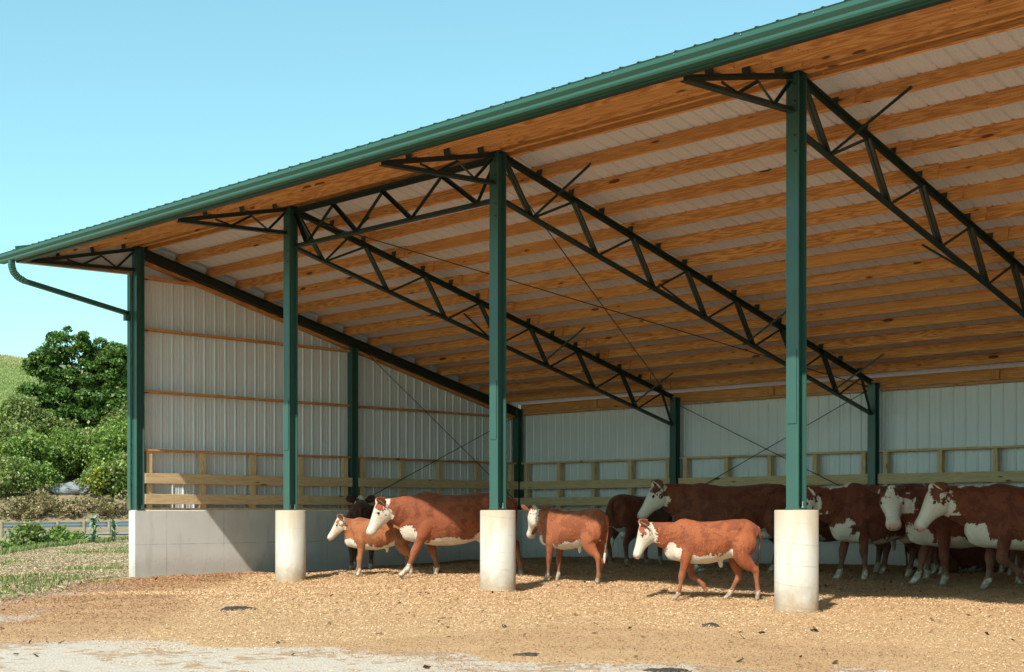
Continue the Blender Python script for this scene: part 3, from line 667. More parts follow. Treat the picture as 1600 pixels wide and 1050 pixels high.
def make_cow(name, x, y, face, scale, label, poll, hpitch=-42, hyaw=0, hroll=0, legs=(0, 0, 0, 0), flex=(0, 0, 0, 0), calf=False, stripe=False, dark=(.215, .062, .022), voxel=.0125, lenf=1.0, seed=0, white=1.0, lying=False, belly=1.0, group='cattle standing in and beside the open barn', z=None, face_white=True, eartag=False, tailswing=0.0):
    rs = np.random.default_rng(seed+100); B = Body()
    TS = crm(TORSO, 4); TS = TS.copy()
    if calf:
        TS[:, 4] *= .82; TS[:, 2] *= .84; TS[:, 3] *= .95; TS[:, 1] += .035
    n = len(TS); C = np.stack([TS[:, 0], np.zeros(n), TS[:, 1]], 1)
    TS[:, 4] *= belly
    B.ring_tube(C, np.tile([0, 1, 0], (n, 1)), np.tile([0, 0, 1], (n, 1)), TS[:, 2], TS[:, 3], TS[:, 4], 'torso', 26, .88)
    # shoulder blade, hip bones, thigh, flank masses
    for sy in (-1, 1):
        wy = .84 if calf else 1
        B.ell((.40, sy*.165*wy, 1.00), (.17, .11*wy, .27)); B.ell((-.50, sy*.185*wy, 1.235), (.11, .075*wy, .06)); B.ell((-.66, sy*.15*wy, .97), (.25, .13*wy, .25)); B.ell((-.88, sy*.08*wy, 1.13), (.07, .055, .08))
        B.ell((.60, sy*.12, .82), (.12, .09, .15))
    B.ell((.63, 0, .67 if not calf else .78), (.23, .085, .125 if not calf else .095))
    if not calf: B.ell((-.50, 0, .60), (.17, .10, .085))
    else: B.ell((-.22, 0, .62), (.05, .028, .075))
    # legs in order: front left, front right, hind left, hind right
    legf = 1.0
    for i, (A0, sy) in enumerate(((FRONT, 1), (FRONT, -1), (HIND, 1), (HIND, -1))):
        A = A0.copy(); A[:, 1] *= sy
        A[:, 3:] *= 1.0+.24*np.clip((.75-A[:, 2:3])/.25, 0, 1)*np.clip((A[:, 2:3]-.03)/.08, 0, 1); A[:, 3:] *= np.where(A[:, 2:3] < .06, .80, 1.05)
        A[:, 1] *= .88 if calf else 1
        front = i < 2; zc = .86; jz = .40 if front else .46; jx = .456 if front else -.775
        P = A[:, :3].copy()
        if flex[i]:
            lo = P[:, 2] < jz; q = rot2(P, (jx, jz), R(flex[i])); P[lo] = q[lo]
        w_ = np.clip((1.02-P[:, 2])/.22, 0, 1); q = rot2(P, (.42 if front else -.60, zc), R(legs[i])); P = P*(1-w_[:, None])+q*w_[:, None]
        if not flex[i] or True:
            zmin = P[-1, 2]; lift = 0 if abs(flex[i]) < 25 else None
            if lift is not None:   # planted: bring the hoof back to the ground
                k_ = np.clip((.8-P[:, 2])/(.8-zmin), 0, 1); P[:, 2] -= zmin*k_
        A[:, :3] = P
        if lying: continue
        B.path(A, 'leg%d' % i)
    # head placement
    px, py, pz = poll; cp, sp = math.cos(R(hpitch)), math.sin(R(hpitch)); cy_, sy_ = math.cos(R(hyaw)), math.sin(R(hyaw))
    hx = np.array([cp*cy_, cp*sy_, sp]); hy = np.array([-sy_, cy_, 0.0]); hz = np.cross(hx, hy)
    if hroll: a = R(hroll); hy, hz = hy*math.cos(a)+hz*math.sin(a), -hy*math.sin(a)+hz*math.cos(a)
    Hm = np.stack([hx, hy, hz], 1); PO = np.array([px, py, pz]); hs = 1.06 if not calf else 1.12
    H = lambda p: PO+Hm@(np.asarray(p, float)*hs)
    # neck
    s0 = np.array([.42, 0, 1.03]); s1 = H((.03, 0, -.13)); mid = (s0+s1)/2+np.array([.04, 0, -.02 if pz > 1.1 else .05])
    mid[1] *= .6
    nk = []
    for k, u in enumerate(np.linspace(0, 1, 8)):
        c_ = (1-u)**2*s0+2*u*(1-u)*mid+u*u*s1
        nk.append((*c_, (.325*(1-u)**1.05+.150*u+.02*np.sin(u*3.1))*(.92 if calf else 1), (.20*(1-u)+.105*u)*(.9 if calf else 1)))
    A = np.array(nk); Q = crm(A, 3); Cn = Q[:, :3]; T = np.gradient(Cn, axis=0); T /= np.linalg.norm(T, axis=1)[:, None]
    lat = np.tile([0, 1.0, 0], (len(T), 1)); lat[-6:] = lat[-6:]*.5+hy*.5; Up = np.cross(T, lat); Up /= np.linalg.norm(Up, axis=1)[:, None]; Rt = np.cross(Up, T)
    B.ring_tube(Cn, Rt, Up, Q[:, 4], Q[:, 3]*.98, Q[:, 3]*1.06, 'neck', 18)
    # dewlap
    dl = []
    for k, u in enumerate(np.linspace(.05, .95, 7)):
        i_ = int(u*(len(Cn)-1)); c_ = Cn[i_]-Up[i_]*Q[i_, 3]*.92; dl.append((*c_, (.075-.045*u)*(.7 if calf else 1.15), .026))
    B.path(np.array(dl), 'neck', sub=3, n=10)
    # head sections: x, z, half width, up, down
    hd = crm(np.array([(-.075, -.10, .06, .06, .07), (-.045, -.105, .098, .085, .11), (.01, -.115, .120, .108, .165), (.07, -.125, .126, .116, .195), (.13, -.13, .120, .110, .195), (.19, -.13, .102, .098, .165), (.25, -.13, .086, .086, .130),
                       (.31, -.13, .078, .074, .105), (.37, -.13, .077, .066, .092), (.42, -.13, .086, .064, .086), (.46, -.132, .085, .058, .072), (.49, -.136, .074, .048, .060), (.510, -.14, .046, .03, .036)]), 3)
    Ch = np.array([H((a, 0, b)) for a, b in hd[:, :2]]); m_ = len(Ch)
    B.ring_tube(Ch, np.tile(hy, (m_, 1)), np.tile(hz, (m_, 1)), hd[:, 2]*hs*1.17, hd[:, 3]*hs*1.04, hd[:, 4]*hs*1.04, 'head', 20, .85)
    B.ell(H((-.03, 0, -.01)), np.array((.05, .06, .042))*hs, rot=Hm)
    for sy in (-1, 1):
        B.ell(H((.11, sy*.108, -.062)), np.array((.050, .032, .026))*hs, rot=Hm); B.ell(H((.10, sy*.062, -.195)), np.array((.09, .035, .05))*hs, rot=Hm)
        B.ell(H((.468, sy*.054, -.112)), np.array((.030, .026, .028))*hs, rot=Hm)
    # tail
    tl = [(-.90, 0, 1.235, .035, .035), (-.955, 0, 1.22, .030, .028), (-.985, tailswing*.05, 1.13, .022, .022), (-.985, tailswing*.15, .95, .018, .018), (-.965, tailswing*.35, .75, .017, .017), (-.955, tailswing*.6, .62, .024, .024), (-.95, tailswing*.75, .52, .036, .032), (-.95, tailswing*.85, .42, .028, .026), (-.95, tailswing*.9, .36, .010, .010)]
    B.path(np.array(tl), 'tail', sub=4, n=10)
    if lying:
        for sy in (-1, 1):
            B.path(np.array([(.42, sy*.20, .86, .12, .08), (.52, sy*.26, .66, .09, .07), (.68, sy*.26, .58, .06, .05), (.60, sy*.24, .53, .045, .04), (.40, sy*.22, .52, .035, .035)]), 'leg0')
            B.path(np.array([(-.60, sy*.22, .90, .2, .1), (-.42, sy*.34, .72, .14, .08), (-.30, sy*.38, .58, .08, .06), (-.55, sy*.36, .54, .05, .04), (-.75, sy*.34, .53, .04, .04)]), 'leg2')
    V = np.vstack(B.v)
    me = bpy.data.meshes.new('raw'); me.from_pydata(V.tolist(), [], B.f); me.update()
    tmp = bpy.data.objects.new('raw', me); col.objects.link(tmp)
    md = tmp.modifiers.new('r', 'REMESH'); md.mode = 'VOXEL'; md.voxel_size = voxel/scale; md.use_smooth_shade = True
    sm = tmp.modifiers.new('s', 'SMOOTH'); sm.factor = .5; sm.iterations = 4
    dg = bpy.context.evaluated_depsgraph_get(); me2 = bpy.data.meshes.new_from_object(tmp.evaluated_get(dg), depsgraph=dg)
    bpy.data.objects.remove(tmp); bpy.data.meshes.remove(me); me2.name = name+'_body'
    nv = len(me2.vertices); co = np.empty(nv*3, np.float32); me2.vertices.foreach_get('co', co); co = co.reshape(-1, 3).astype(float)
    nr = np.empty(nv*3, np.float32); me2.vertices.foreach_get('normal', nr); nr = nr.reshape(-1, 3).astype(float)
    # nearest body region per vertex
    names = list(B.lab); best = np.full(nv, 1e9); reg = np.zeros(nv, int); info = {}
    for ri, nme in enumerate(names):
        for (Cc, rr, Up_, bb) in B.lab[nme]:
            for k in range(len(Cc)):
                d = np.linalg.norm(co-Cc[k], axis=1)/rr[k]
                if nme == 'torso': d = np.sqrt(((co[:, 0]-Cc[k][0])/.12)**2*.3+(co[:, 1]/TS[k, 2])**2+((co[:, 2]-Cc[k][2])/np.where(co[:, 2] > Cc[k][2], TS[k, 3], TS[k, 4]))**2)*.98
                mk = d < best; best[mk] = d[mk]; reg[mk] = ri
    is_ = {nme: reg == i for i, nme in enumerate(names)}
    ph = rs.uniform(0, 6, 8); N = lambda k, i: np.sin(co[:, 0]*k+ph[i])*np.cos(co[:, 2]*k*1.2+ph[i+1])+.5*np.sin(co[:, 0]*k*2.3+co[:, 1]*k+ph[i+2])
    w = np.full(nv, -.2)
    zb = np.interp(co[:, 0], TS[:, 0], TS[:, 1]-TS[:, 4])
    f_belly = (zb+(.07 if not calf else .10)*white+(.07 if not calf else .035)*N(5, 0))-co[:, 2]; f_belly = np.minimum(f_belly, .10-np.maximum(0, np.abs(co[:, 0]+.05)-.62))
    w = np.where(is_['torso'], np.maximum(w, f_belly), w)
    fz = .62 if not calf else .72
    br = 1-np.sqrt(((co[:, 0]-.74)/.20)**2+(co[:, 1]/.3)**2+((co[:, 2]-fz)/(.19*white))**2)
    w = np.where(is_['torso'] | is_['neck'], np.maximum(w, br*.2-.01+.035*N(7, 2)+.02*N(15, 4)), w)
    # neck underside
    dn = np.linalg.norm(co[:, None, :]-Cn[None, ::2, :], axis=2); kn = dn.argmin(1)*2; kn = np.minimum(kn, len(Cn)-1)
    vrel = np.einsum('ij,ij->i', co-Cn[kn], Up[kn])/Q[kn, 3]
    w = np.where(is_['neck'], np.maximum(w, (-vrel-.70+.16*white*N(5, 4)*.3)*.22), w)
    # head
    L = (co-PO)@Hm/hs
    if face_white:
        fh = np.maximum(L[:, 0]-.095+.35*np.minimum(0, L[:, 2]+.16)*0, np.maximum((-.205-L[:, 2])*.9, (.062-np.abs(L[:, 1]))*.8*(L[:, 2] > -.1)))
    else: fh = np.minimum(.028-np.abs(L[:, 1]), L[:, 0]-.1)
    rad = np.linalg.norm(L-np.array([.2, 0, -.1]), axis=1)
    ff = np.maximum(-.2, np.minimum(fh, (.285-rad)+.03*N(9, 1)))
    w = np.where(is_['head'], fh, np.where(is_['neck'], np.maximum(w, ff), w))
    poll_w = (.07-np.linalg.norm(L-np.array([-.03, 0, 0]), axis=1)); w = np.where(is_['head'] | is_['neck'], np.maximum(w, poll_w), w) if face_white else w
    socks = rs.uniform(.10, .2, 4)
    for i in range(4):
        k = 'leg%d' % i
        if k in is_: w = np.where(is_[k], np.maximum(-.2, np.minimum(socks[i]-co[:, 2], .1)), w)
    w = np.where(is_['tail'], np.minimum(.56-co[:, 2], .1), w)
    if stripe:
        st = np.minimum(.045-np.abs(co[:, 1]-.01), np.minimum(co[:, 0]-.34, .95-co[:, 0])*.3); w = np.where((is_['torso'] | is_['neck']) & (nr[:, 2] > .2), np.maximum(w, st*1.6), w)
    hoof = np.zeros(nv)
    for i in range(4):
        k = 'leg%d' % i
        if k in is_ and not lying: hoof = np.maximum(hoof, is_[k]*np.clip((.038-co[:, 2])/.012, 0, 1)*(.75 if flex[i] == 0 else 0))
    pink = is_['head']*sstep(.445, .475, L[:, 0])*sstep(-.20, -.15, L[:, 2])*.75
    dirt = np.where(np.char.startswith(np.array(names)[reg], 'leg'), np.clip((.55-co[:, 2])*1.7, 0, .75), np.clip((.72-co[:, 2])*1.0, 0, .3))
    dirt = np.maximum(dirt, .45*sstep(-.75, -.95, co[:, 0]) if False else 0)
    # skin folds on the neck and a little muscle relief
    fold = np.where(is_['neck'], np.sin((co[:, 0]*1.0+co[:, 2]*.35)*62+ph[0])*.0022*(vrel < .5), 0)+np.where(is_['torso'], .004*N(11, 0)+.0022*np.sin(co[:, 0]*58+co[:, 2]*6)*np.exp(-((co[:, 0]-.02)/.25)**2)*np.exp(-((co[:, 2]-.9)/.16)**2), 0)
    co += nr*fold[:, None]
    co[:, 0] *= lenf
    if lying: co[:, 2] -= .50; co[:, 2] = np.maximum(co[:, 2], -.02)
    co *= scale
    me2.vertices.foreach_set('co', co.astype(np.float32).ravel())
    for nme, arr in (('white', w), ('pink', pink), ('dark', hoof), ('dirt', dirt)):
        a = me2.attributes.new(nme, 'FLOAT', 'POINT'); a.data.foreach_set('value', arr.astype(np.float32))
    ca = me2.color_attributes.new('coat', 'FLOAT_COLOR', 'POINT'); ca.data.foreach_set('color', np.tile([*dark, 1], nv).astype(np.float32))
    me2.materials.clear(); me2.materials.append(M['coat']); me2.update()
    zz = float(bed(np.array([x]), np.array([y]))[0])-.012 if z is None else z
    root = empty(name, (x, y, zz), face, label, 'calf' if calf else 'cow', group)
    mw = WM[root.name]
    obj('body', me2, root, mw)
    # eyes, nostrils, ears as parts in the head's own place
    F = lambda p: Vector((H(p)*np.array([lenf, 1, 1]))*scale)
    HM = Matrix([[*Hm[0]], [*Hm[1]], [*Hm[2]]]).to_4x4()
    def ball(nme, p, r, m):
        v, f = [], []; n_, m_ = 12, 7
        for i in range(1, m_):
            for j in range(n_): v.append((math.cos(math.pi*i/m_)*r[0], math.sin(math.pi*i/m_)*math.cos(2*math.pi*j/n_)*r[1], math.sin(math.pi*i/m_)*math.sin(2*math.pi*j/n_)*r[2]))
        for i in range(m_-2):
            for j in range(n_): f.append((i*n_+j, i*n_+(j+1) % n_, (i+1)*n_+(j+1) % n_, (i+1)*n_+j))
        f += [tuple(range(n_-1, -1, -1)), tuple((m_-2)*n_+j for j in range(n_))]
        me_ = mesh(nme, v, f, m, None, True); mm = mw @ Matrix.Translation(F(p)) @ HM; return obj(nme, me_, root, mm)
    q = scale*hs
    for sy in (-1, 1):
        ball('eye', (.135, sy*.137, -.098), (.025*q, .014*q, .018*q), M['eye'])
        ball('nostril', (.498, sy*.054, -.118), (.011*q, .012*q, .008*q), M['eye'])
        # ear: a cupped leaf leaving the side of the head below the poll
        nu, nw = 7, 5; v = []
        for side_ in (0, 1):
            for i in range(nu):
                u = i/(nu-1); wd = (.022+.056*math.sin(math.pi*min(1, u*1.02))**.7*(1-.25*u))*(1 if u < 1 else .2)
                for j in range(nw):
                    a = (j/(nw-1)-.5)*2; cup = (1-abs(a)**2)*.022*math.sin(math.pi*max(.08, u))
                    v.append((-.0-.105*u-cup*.6-(0 if side_ else .007)-.010*a, sy*(.0+.185*u-cup*.8), a*wd*1.12-.030*u*u+.01))
        f = []
        for side_ in (0, 1):
            o_ = side_*nu*nw
            for i in range(nu-1):
                for j in range(nw-1):
                    q_ = (o_+i*nw+j, o_+i*nw+j+1, o_+(i+1)*nw+j+1, o_+(i+1)*nw+j); f.append(q_ if side_ else q_[::-1])
        bd = [j for j in range(nw)]+[i*nw+nw-1 for i in range(1, nu)]+[(nu-1)*nw+j for j in range(nw-2, -1, -1)]+[i*nw for i in range(nu-2, 0, -1)]
        for a_, b_ in zip(bd, bd[1:]+bd[:1]): f.append((a_, b_, b_+nu*nw, a_+nu*nw))
        em = mesh('ear', [(a*q, b*q, c_*q) for a, b, c_ in v], f, M['coat'], None, True)
        ne = len(v)
        for nme, arr in (('white', [(.02 if (k // nu // nw == 1 and (k//nw) % nu == 2) else -.09) for k in range(ne)]), ('pink', [0]*ne), ('dark', [0]*ne), ('dirt', [0.05]*ne)):
            a = em.attributes.new(nme, 'FLOAT', 'POINT'); a.data.foreach_set('value', np.array(arr, np.float32))
        ca = em.color_attributes.new('coat', 'FLOAT_COLOR', 'POINT'); ca.data.foreach_set('color', np.tile([*dark, 1], ne).astype(np.float32))
        eo = obj('ear', em, root, mw @ Matrix.Translation(F((.01, sy*.105, -.05))) @ HM)
        if eartag and sy == eartag:
            tg = mesh('ear_tag', [(a*q, b*q, c_*q) for a, b, c_ in [(.0, sy*.07, -.0), (.0, sy*.12, -.0), (.0, sy*.125, -.06), (.0, sy*.065, -.06), (.006, sy*.07, -.0), (.006, sy*.12, -.0), (.006, sy*.125, -.06), (.006, sy*.065, -.06)]],
                      [(0, 1, 2, 3), (7, 6, 5, 4), (0, 4, 5, 1), (1, 5, 6, 2), (2, 6, 7, 3), (3, 7, 4, 0)], M['tag'])
            obj('ear_tag', tg, eo, mw @ Matrix.Translation(F((.01, sy*.105, -.05))) @ HM)
    return root

make_cow('calf', 5.28, 1.19, R(-131.6), 0.67, 'pale red calf with white face standing beside the leftmost pier', (1.07, 0, 1.39), hpitch=-50, legs=(3,9,-10,2), calf=True, lenf=.9, dark=(.36,.135,.05), seed=1)
make_cow('cow', 6.44, 1.77, R(-126.6), 0.955, 'red cow with lowered white head walking out between the left and middle piers', (1.26, 0, 1.2), hpitch=-62, legs=(28,-13,-25,12), dark=(.27,.075,.028), seed=2, lenf=1.02, white=1.2, belly=1.04)
make_cow('cow', 1.51, 3.93, R(139.4), 0.98, 'dark brown cow seen from behind near the corner, beyond the pale calf', (0.95, 0.05, 1.46), hpitch=-25, dark=(.085,.028,.015), seed=3, lenf=.95, white=.8)
make_cow('calf', 9.07, 1.54, R(-169.6), 0.75, 'red calf with white feet walking away right of the middle pier', (1.06, 0, 1.38), hpitch=-55, hyaw=-32, legs=(8,2,-9,9), calf=True, lenf=.80, dark=(.33,.10,.038), seed=4, tailswing=.1)
make_cow('calf', 11.88, 0.94, R(-137.6), 0.72, 'red calf with lowered head stepping in front of the large dark cow', (1.36, 0, 1.29), hpitch=-66, legs=(13,-16,-15,24), flex=(0,-38,0,0), calf=True, lenf=.87, dark=(.33,.095,.034), seed=5, white=1.4, tailswing=-.2)
make_cow('cow', 9.0, 5.53, R(-135.6), 1.07, 'large dark red cow with pale face standing behind the walking calf', (1.22, 0, 1.34), hpitch=-54, legs=(8,-3,-3,6), dark=(.17,.048,.020), seed=6, white=.8)
make_cow('cow', 5.58, 7.37, R(94.4), 1.0, 'dark red cow with its rump turned out beside the back wall', (1.1, 0, 1.2), hpitch=-45, dark=(.18,.05,.02), seed=7, white=.8, lenf=.95)
make_cow('cow', 11.56, 5.67, R(-120.6), 1.07, 'red cow with white brisket and white neck stripe, head hidden behind the right pier', (1.36, -.05, 1.25), hpitch=-50, legs=(-6,14,0,5), stripe=True, dark=(.165, .042, .018), seed=8, lenf=.86, white=1.25)
make_cow('cow', 13.06, 5.46, R(-131.6), 1.02, 'red cow turning its broad white face out of the barn', (1.13, 0.12, 1.31), hpitch=-58, hyaw=78, legs=(-4,17,3,-6), dark=(.17, .043, .018), seed=9, white=1.25, eartag=1)
make_cow('cow', 14.27, 4.83, R(-135.6), 1.03, 'white faced red cow at the picture edge with one foreleg lifted back', (1.34, 0, 1.3), hpitch=-58, legs=(4,7,-8,8), flex=(-58,0,0,0), stripe=True, dark=(.175, .045, .018), seed=10, white=1.3)
make_cow('cow', 9.92, 7.14, R(-135.6), 1.08, 'dark cow deep in the barn behind the striped neck cow', (1.1, -0.2, 1.15), hpitch=-50, dark=(.13,.038,.018), seed=11, white=.9, lenf=.95)
make_cow('cow', 11.87, 7.79, R(-135.6), 1.06, 'dark red cow at the back behind the broad faced cow', (1.1, -0.1, 1.15), hpitch=-50, dark=(.17,.05,.02), seed=12, lenf=.86, white=1.1)
make_cow('cow', 11.21, 8.97, R(54.4), 1.0, 'dark red cow lying on the litter by the back wall', (1.15, 0, 1.25), hpitch=-45, dark=(.15,.045,.02), seed=13, lying=True)

# ------------------------------------------------------------------ trees, shrubs, weeds
def tubes(name, segs, m, parent, n=7):
    v, f = [], []
    for (p0, r0, p1, r1) in segs:
        p0, p1 = np.array(p0, float), np.array(p1, float); d = p1-p0; d /= np.linalg.norm(d)+1e-9
        a = np.cross(d, [0, 0, 1.0] if abs(d[2]) < .9 else [1.0, 0, 0]); a /= np.linalg.norm(a); b = np.cross(d, a); k = len(v)
        for p, r in ((p0, r0), (p1, r1)):
            for i in range(n): q = p+a*r*math.cos(2*math.pi*i/n)+b*r*math.sin(2*math.pi*i/n); v.append(tuple(q))
        for i in range(n): f.append((k+i, k+(i+1) % n, k+n+(i+1) % n, k+n+i))
    return obj(name, mesh(name, v, f, m, None, True), parent, WM[parent.name])
t = NT('bark'); n1 = t.noise(t.pos((1, 1, .3)), 9, 4); M['bark'] = t.fin(t.mix(n1, (.13, .10, .075), (.06, .045, .035)), .9, .1)
def leafmass(name, parent, clumps, per, size, cols, w, flat=.8, aspect=.75):
    """leaves on the outer shells of many clumps, in the parent's own frame"""
    P = []; 
    for (c, r) in clumps:
        k = int(per*r*r); u = rng.normal(0, 1, (k, 3)); u /= np.linalg.norm(u, axis=1)[:, None]
        u[:, 2] = np.where(u[:, 2] < -.45, -u[:, 2], u[:, 2])
        rad = r*(1-.45*rng.uniform(0, 1, (k, 1))**2)*np.array([1, 1, flat]); P.append(np.array(c)+u*rad*rng.uniform(.8, 1.15, (k, 1)))
    P = np.vstack(P); tn = tones(len(P), cols, w, .22)
    o = quads(name, P, size, aspect, .75, tn, M['leaf'], kindstuff=False); 
    o.parent = parent; return o
def clump_set(shape, n, rr):
    out = []
    while len(out) < n:
        q = rng.uniform(-1, 1, 3)
        if (q**2).sum() > 1 or (q**2).sum() < .16: continue
        out.append(q)
    return [((np.array(shape[0])+q*np.array(shape[1])), rng.uniform(*rr)) for q in out]
def G(x, y): return float(terrain(np.array([x]), np.array([y]))[0])
GREENS = [(.09, .165, .035), (.13, .215, .05), (.045, .09, .022), (.19, .27, .07)]
def bigtree(s, l, h, label):
    x, y = field(s, l); z = G(x, y); root = empty('maple_tree', (x, y, z), 0, label, 'tree')
    lobes = [((-1.0, 0, 8.9), (2.0, 2.0, 1.5)), ((-3.1, .2, 7.4), (1.1, 1.4, 1.2)), ((1.5, 0, 8.2), (1.7, 2, 1.4)), ((3.3, 0, 7.6), (1.4, 2, 1.6)), ((-2.6, 0, 5.3), (1.9, 2.2, 1.6)), ((0, 0, 5.2), (2.0, 2.6, 1.6)), ((2.6, 0, 5.3), (2.0, 2.4, 1.7)),
             ((-1.8, 0, 3.0), (2.2, 2.4, 1.4)), ((1.3, 0, 2.9), (2.2, 2.4, 1.4)), ((.2, 0, 6.8), (2.4, 2, 1.4)), ((-.9, 0, 4.2), (2.6, 2.2, 1.3)), ((2.2, 0, 4.3), (2.4, 2.2, 1.4)), ((3.4, 0, 3.2), (1.4, 2, 1.6)), ((-3.2, 0, 3.6), (1.2, 1.5, 1.0))]
    cl = []
    ca, sa = RT
    for c, r in lobes:
        for (p, rad) in clump_set(((0, 0, 0), r), 25, (.36, .72)):
            q = np.array([c[0]+p[0], c[1]+p[1], c[2]+p[2]])*h; cl.append((np.array([q[0]*ca-q[1]*sa, q[0]*sa+q[1]*ca, q[2]]), rad*h))
    segs = [((0, 0, -.3), .30*h, (0, 0, 2.2*h), .22*h), ((0, 0, 2.2*h), .22*h, (-.1*h, 0, 4.6*h), .15*h)]
    for c, r in lobes:
        c = np.array(c)*h; q = np.array([c[0]*ca-c[1]*sa, c[0]*sa+c[1]*ca, c[2]]); b0 = np.array([0, 0, max(1.6*h, c[2]*.55)]); mid = (b0+q)/2+np.array([0, 0, .3*h])
        segs += [(b0, .13*h, mid, .08*h), (mid, .08*h, q, .03*h)]
        for _ in range(5):
            e = q+rng.normal(0, .8*h, 3); segs.append((q, .03*h, e, .012*h))
    tubes('trunk', segs, M['bark'], root)
    leafmass('crown', root, cl, 640, .16*h, GREENS, [40, 30, 22, 8], .8)
bigtree(113, -36.3, 1.03, 'large dark green maple standing alone below the grassy hill')
def shrub(s, l, w, h, label, cat, name, cols, wt, n=None, leaf=.145, stem=True, group=None, dz=0):
    x, y = field(s, l); z = G(x, y)+dz; root = empty(name, (x, y, z), rng.uniform(0, 6.28), label, cat, group)
    n = n or int(10+w*h*2.2); cl = clump_set(((0, 0, h*.50), (w*.5, w*.42, h*.48)), n, (.16*min(w, h)+.08, .27*min(w, h)+.12))
    if stem:
        segs = []
        for _ in range(7):
            a = rng.uniform(0, 6.28); e = np.array([math.cos(a)*w*.28, math.sin(a)*w*.28, h*rng.uniform(.5, .8)]); segs.append(((0, 0, -.2), .05, e*.5, .035)); segs.append((e*.5, .035, e, .014))
        tubes('stem', segs, M['bark'], root, 5)
    leafmass('foliage', root, cl, 150*(.17/leaf)**2, leaf, cols, wt, .9)
    return root
def px(s, x): return s*(x-800)/2099.77
G1 = [(.15, .24, .045), (.21, .30, .065), (.08, .135, .03), (.28, .34, .10)]
G2 = [(.19, .25, .07), (.26, .30, .10), (.10, .15, .04), (.30, .28, .13)]
DRY = [(.28, .21, .11), (.38, .31, .18), (.17, .125, .07), (.18, .21, .07)]
YEL = [(.38, .36, .05), (.28, .30, .05), (.14, .20, .04)]
BR = 'shrubs and young trees on the bank beyond the road'
spec = [  # depth, picture column it was measured at, width, height, colours, name
 (101, 6, 5.5, 4.2, G2, 'pale green shrub at the left end of the bank beyond the road'), (100, 42, 4.4, 3.6, G1, 'leafy green shrub on the bank, second from the left end'),
 (108, 25, 6, 5.2, G2, 'tall olive shrub high on the bank below the open meadow'), (103, 76, 4.4, 3.2, G1, 'bright green shrub left of the grey rock'),
 (109, 70, 5, 4.2, G2, 'olive shrub high on the bank at the left foot of the maple'), (104, 112, 4.2, 3.4, G1, 'green shrub standing above the grey rock'),
 (108, 118, 5, 3.6, G1, 'bushy shrub close in front of the maple trunk'), (105, 150, 4.4, 3.4, G2, 'pale shrub to the right of the maple trunk'),
 (108, 178, 5, 4.0, G1, 'broad bright shrub at the right, next to the barn corner post'), (102, 186, 4.2, 3.8, G1, 'green shrub nearest the barn, low on the bank'),
 (94.2, 156, 1.6, 2.5, YEL, 'yellow green shrub low on the bank, right of the rock'), (104, 215, 5, 4.4, G1, 'shrub on the bank hidden partly by the barn corner'),
 (107, -30, 6, 5.0, G1, 'shrub on the bank at the picture edge, higher one'), (101, -40, 5, 4.0, G2, 'shrub on the bank at the picture edge, lower one'), (94.6, 12, 4.4, 2.6, G2, 'low olive shrub at the foot of the bank, left end'), (94.8, 52, 3.8, 2.3, G1, 'low bright shrub at the foot of the bank left of the rock'), (94.8, 172, 4.0, 2.3, G1, 'low leafy shrub right of the yellow green one'), (95, 150, 3.0, 1.9, G2, 'small olive shrub touching the right end of the rock'), (95, 205, 4, 2.6, G2, 'low shrub at the foot of the bank by the barn corner'),
 (112, 205, 5, 4.0, G2, 'shrub high on the bank behind the barn corner')]
for s_, c_, w_, h_, cols, lab in spec: shrub(s_, px(s_, c_), w_, h_, lab, 'shrub', 'shrub', cols, [35, 30, 22, 13][:len(cols)], group=BR)
BL = [(91.5, 8, 3.4, 1.2, 'tawny dry brush mound under the left end of the bank', 0), (91, 34, 3.0, 1.1, 'dry brush mound second from the left under the bank', 0), (92, 60, 2.8, 1.4, 'dark bristly brush just left of the grey rock', 0), (91.5, 90, 3.2, 1.0, 'dry brush below the left end of the grey rock', 0),
 (91.5, 122, 3.2, 1.0, 'dry brush below the right end of the grey rock', 0), (91.5, 160, 3.2, 1.15, 'brownish brush under the yellow green shrub', 0), (91.5, 192, 3, 1.2, 'dry brush closest to the barn corner post', 0), (91, 14, 2.2, .5, 'smallest tuft of dry brush at the left, close behind the guardrail', 0),
 (91, 58, 2.2, .6, 'low dry tuft close behind the guardrail, under the dark brush', 0), (91, 110, 2.4, .45, 'low dry tuft behind the middle guardrail posts', 0), (91.5, 168, 2.4, .5, 'low dry tuft behind the guardrail, nearest the barn', 0), (92.5, 36, 3, .9, 'brown brush between the two left dry mounds and the road', 0), (92.5, 84, 3, .8, 'brown brush between the grey rock and the road, left of it', 0), (92.5, 140, 3, .8, 'brown brush between the grey rock and the road, right of it', 0), (92.5, 188, 3, .9, 'brown brush between the road and the barn corner post', 0), (95, -25, 3.4, 1.6, 'dry brush at the picture edge under the bank', 0), (95, 222, 3, 1.4, 'dry brush hidden partly by the barn corner', 0)]
for (s_, c_, w_, h_, lab, _) in BL:
    shrub(s_, px(s_, c_), w_, h_, lab, 'brush', 'dry_brush', DRY, [36, 30, 22, 12], leaf=.12, group='dry brush along the foot of the bank')
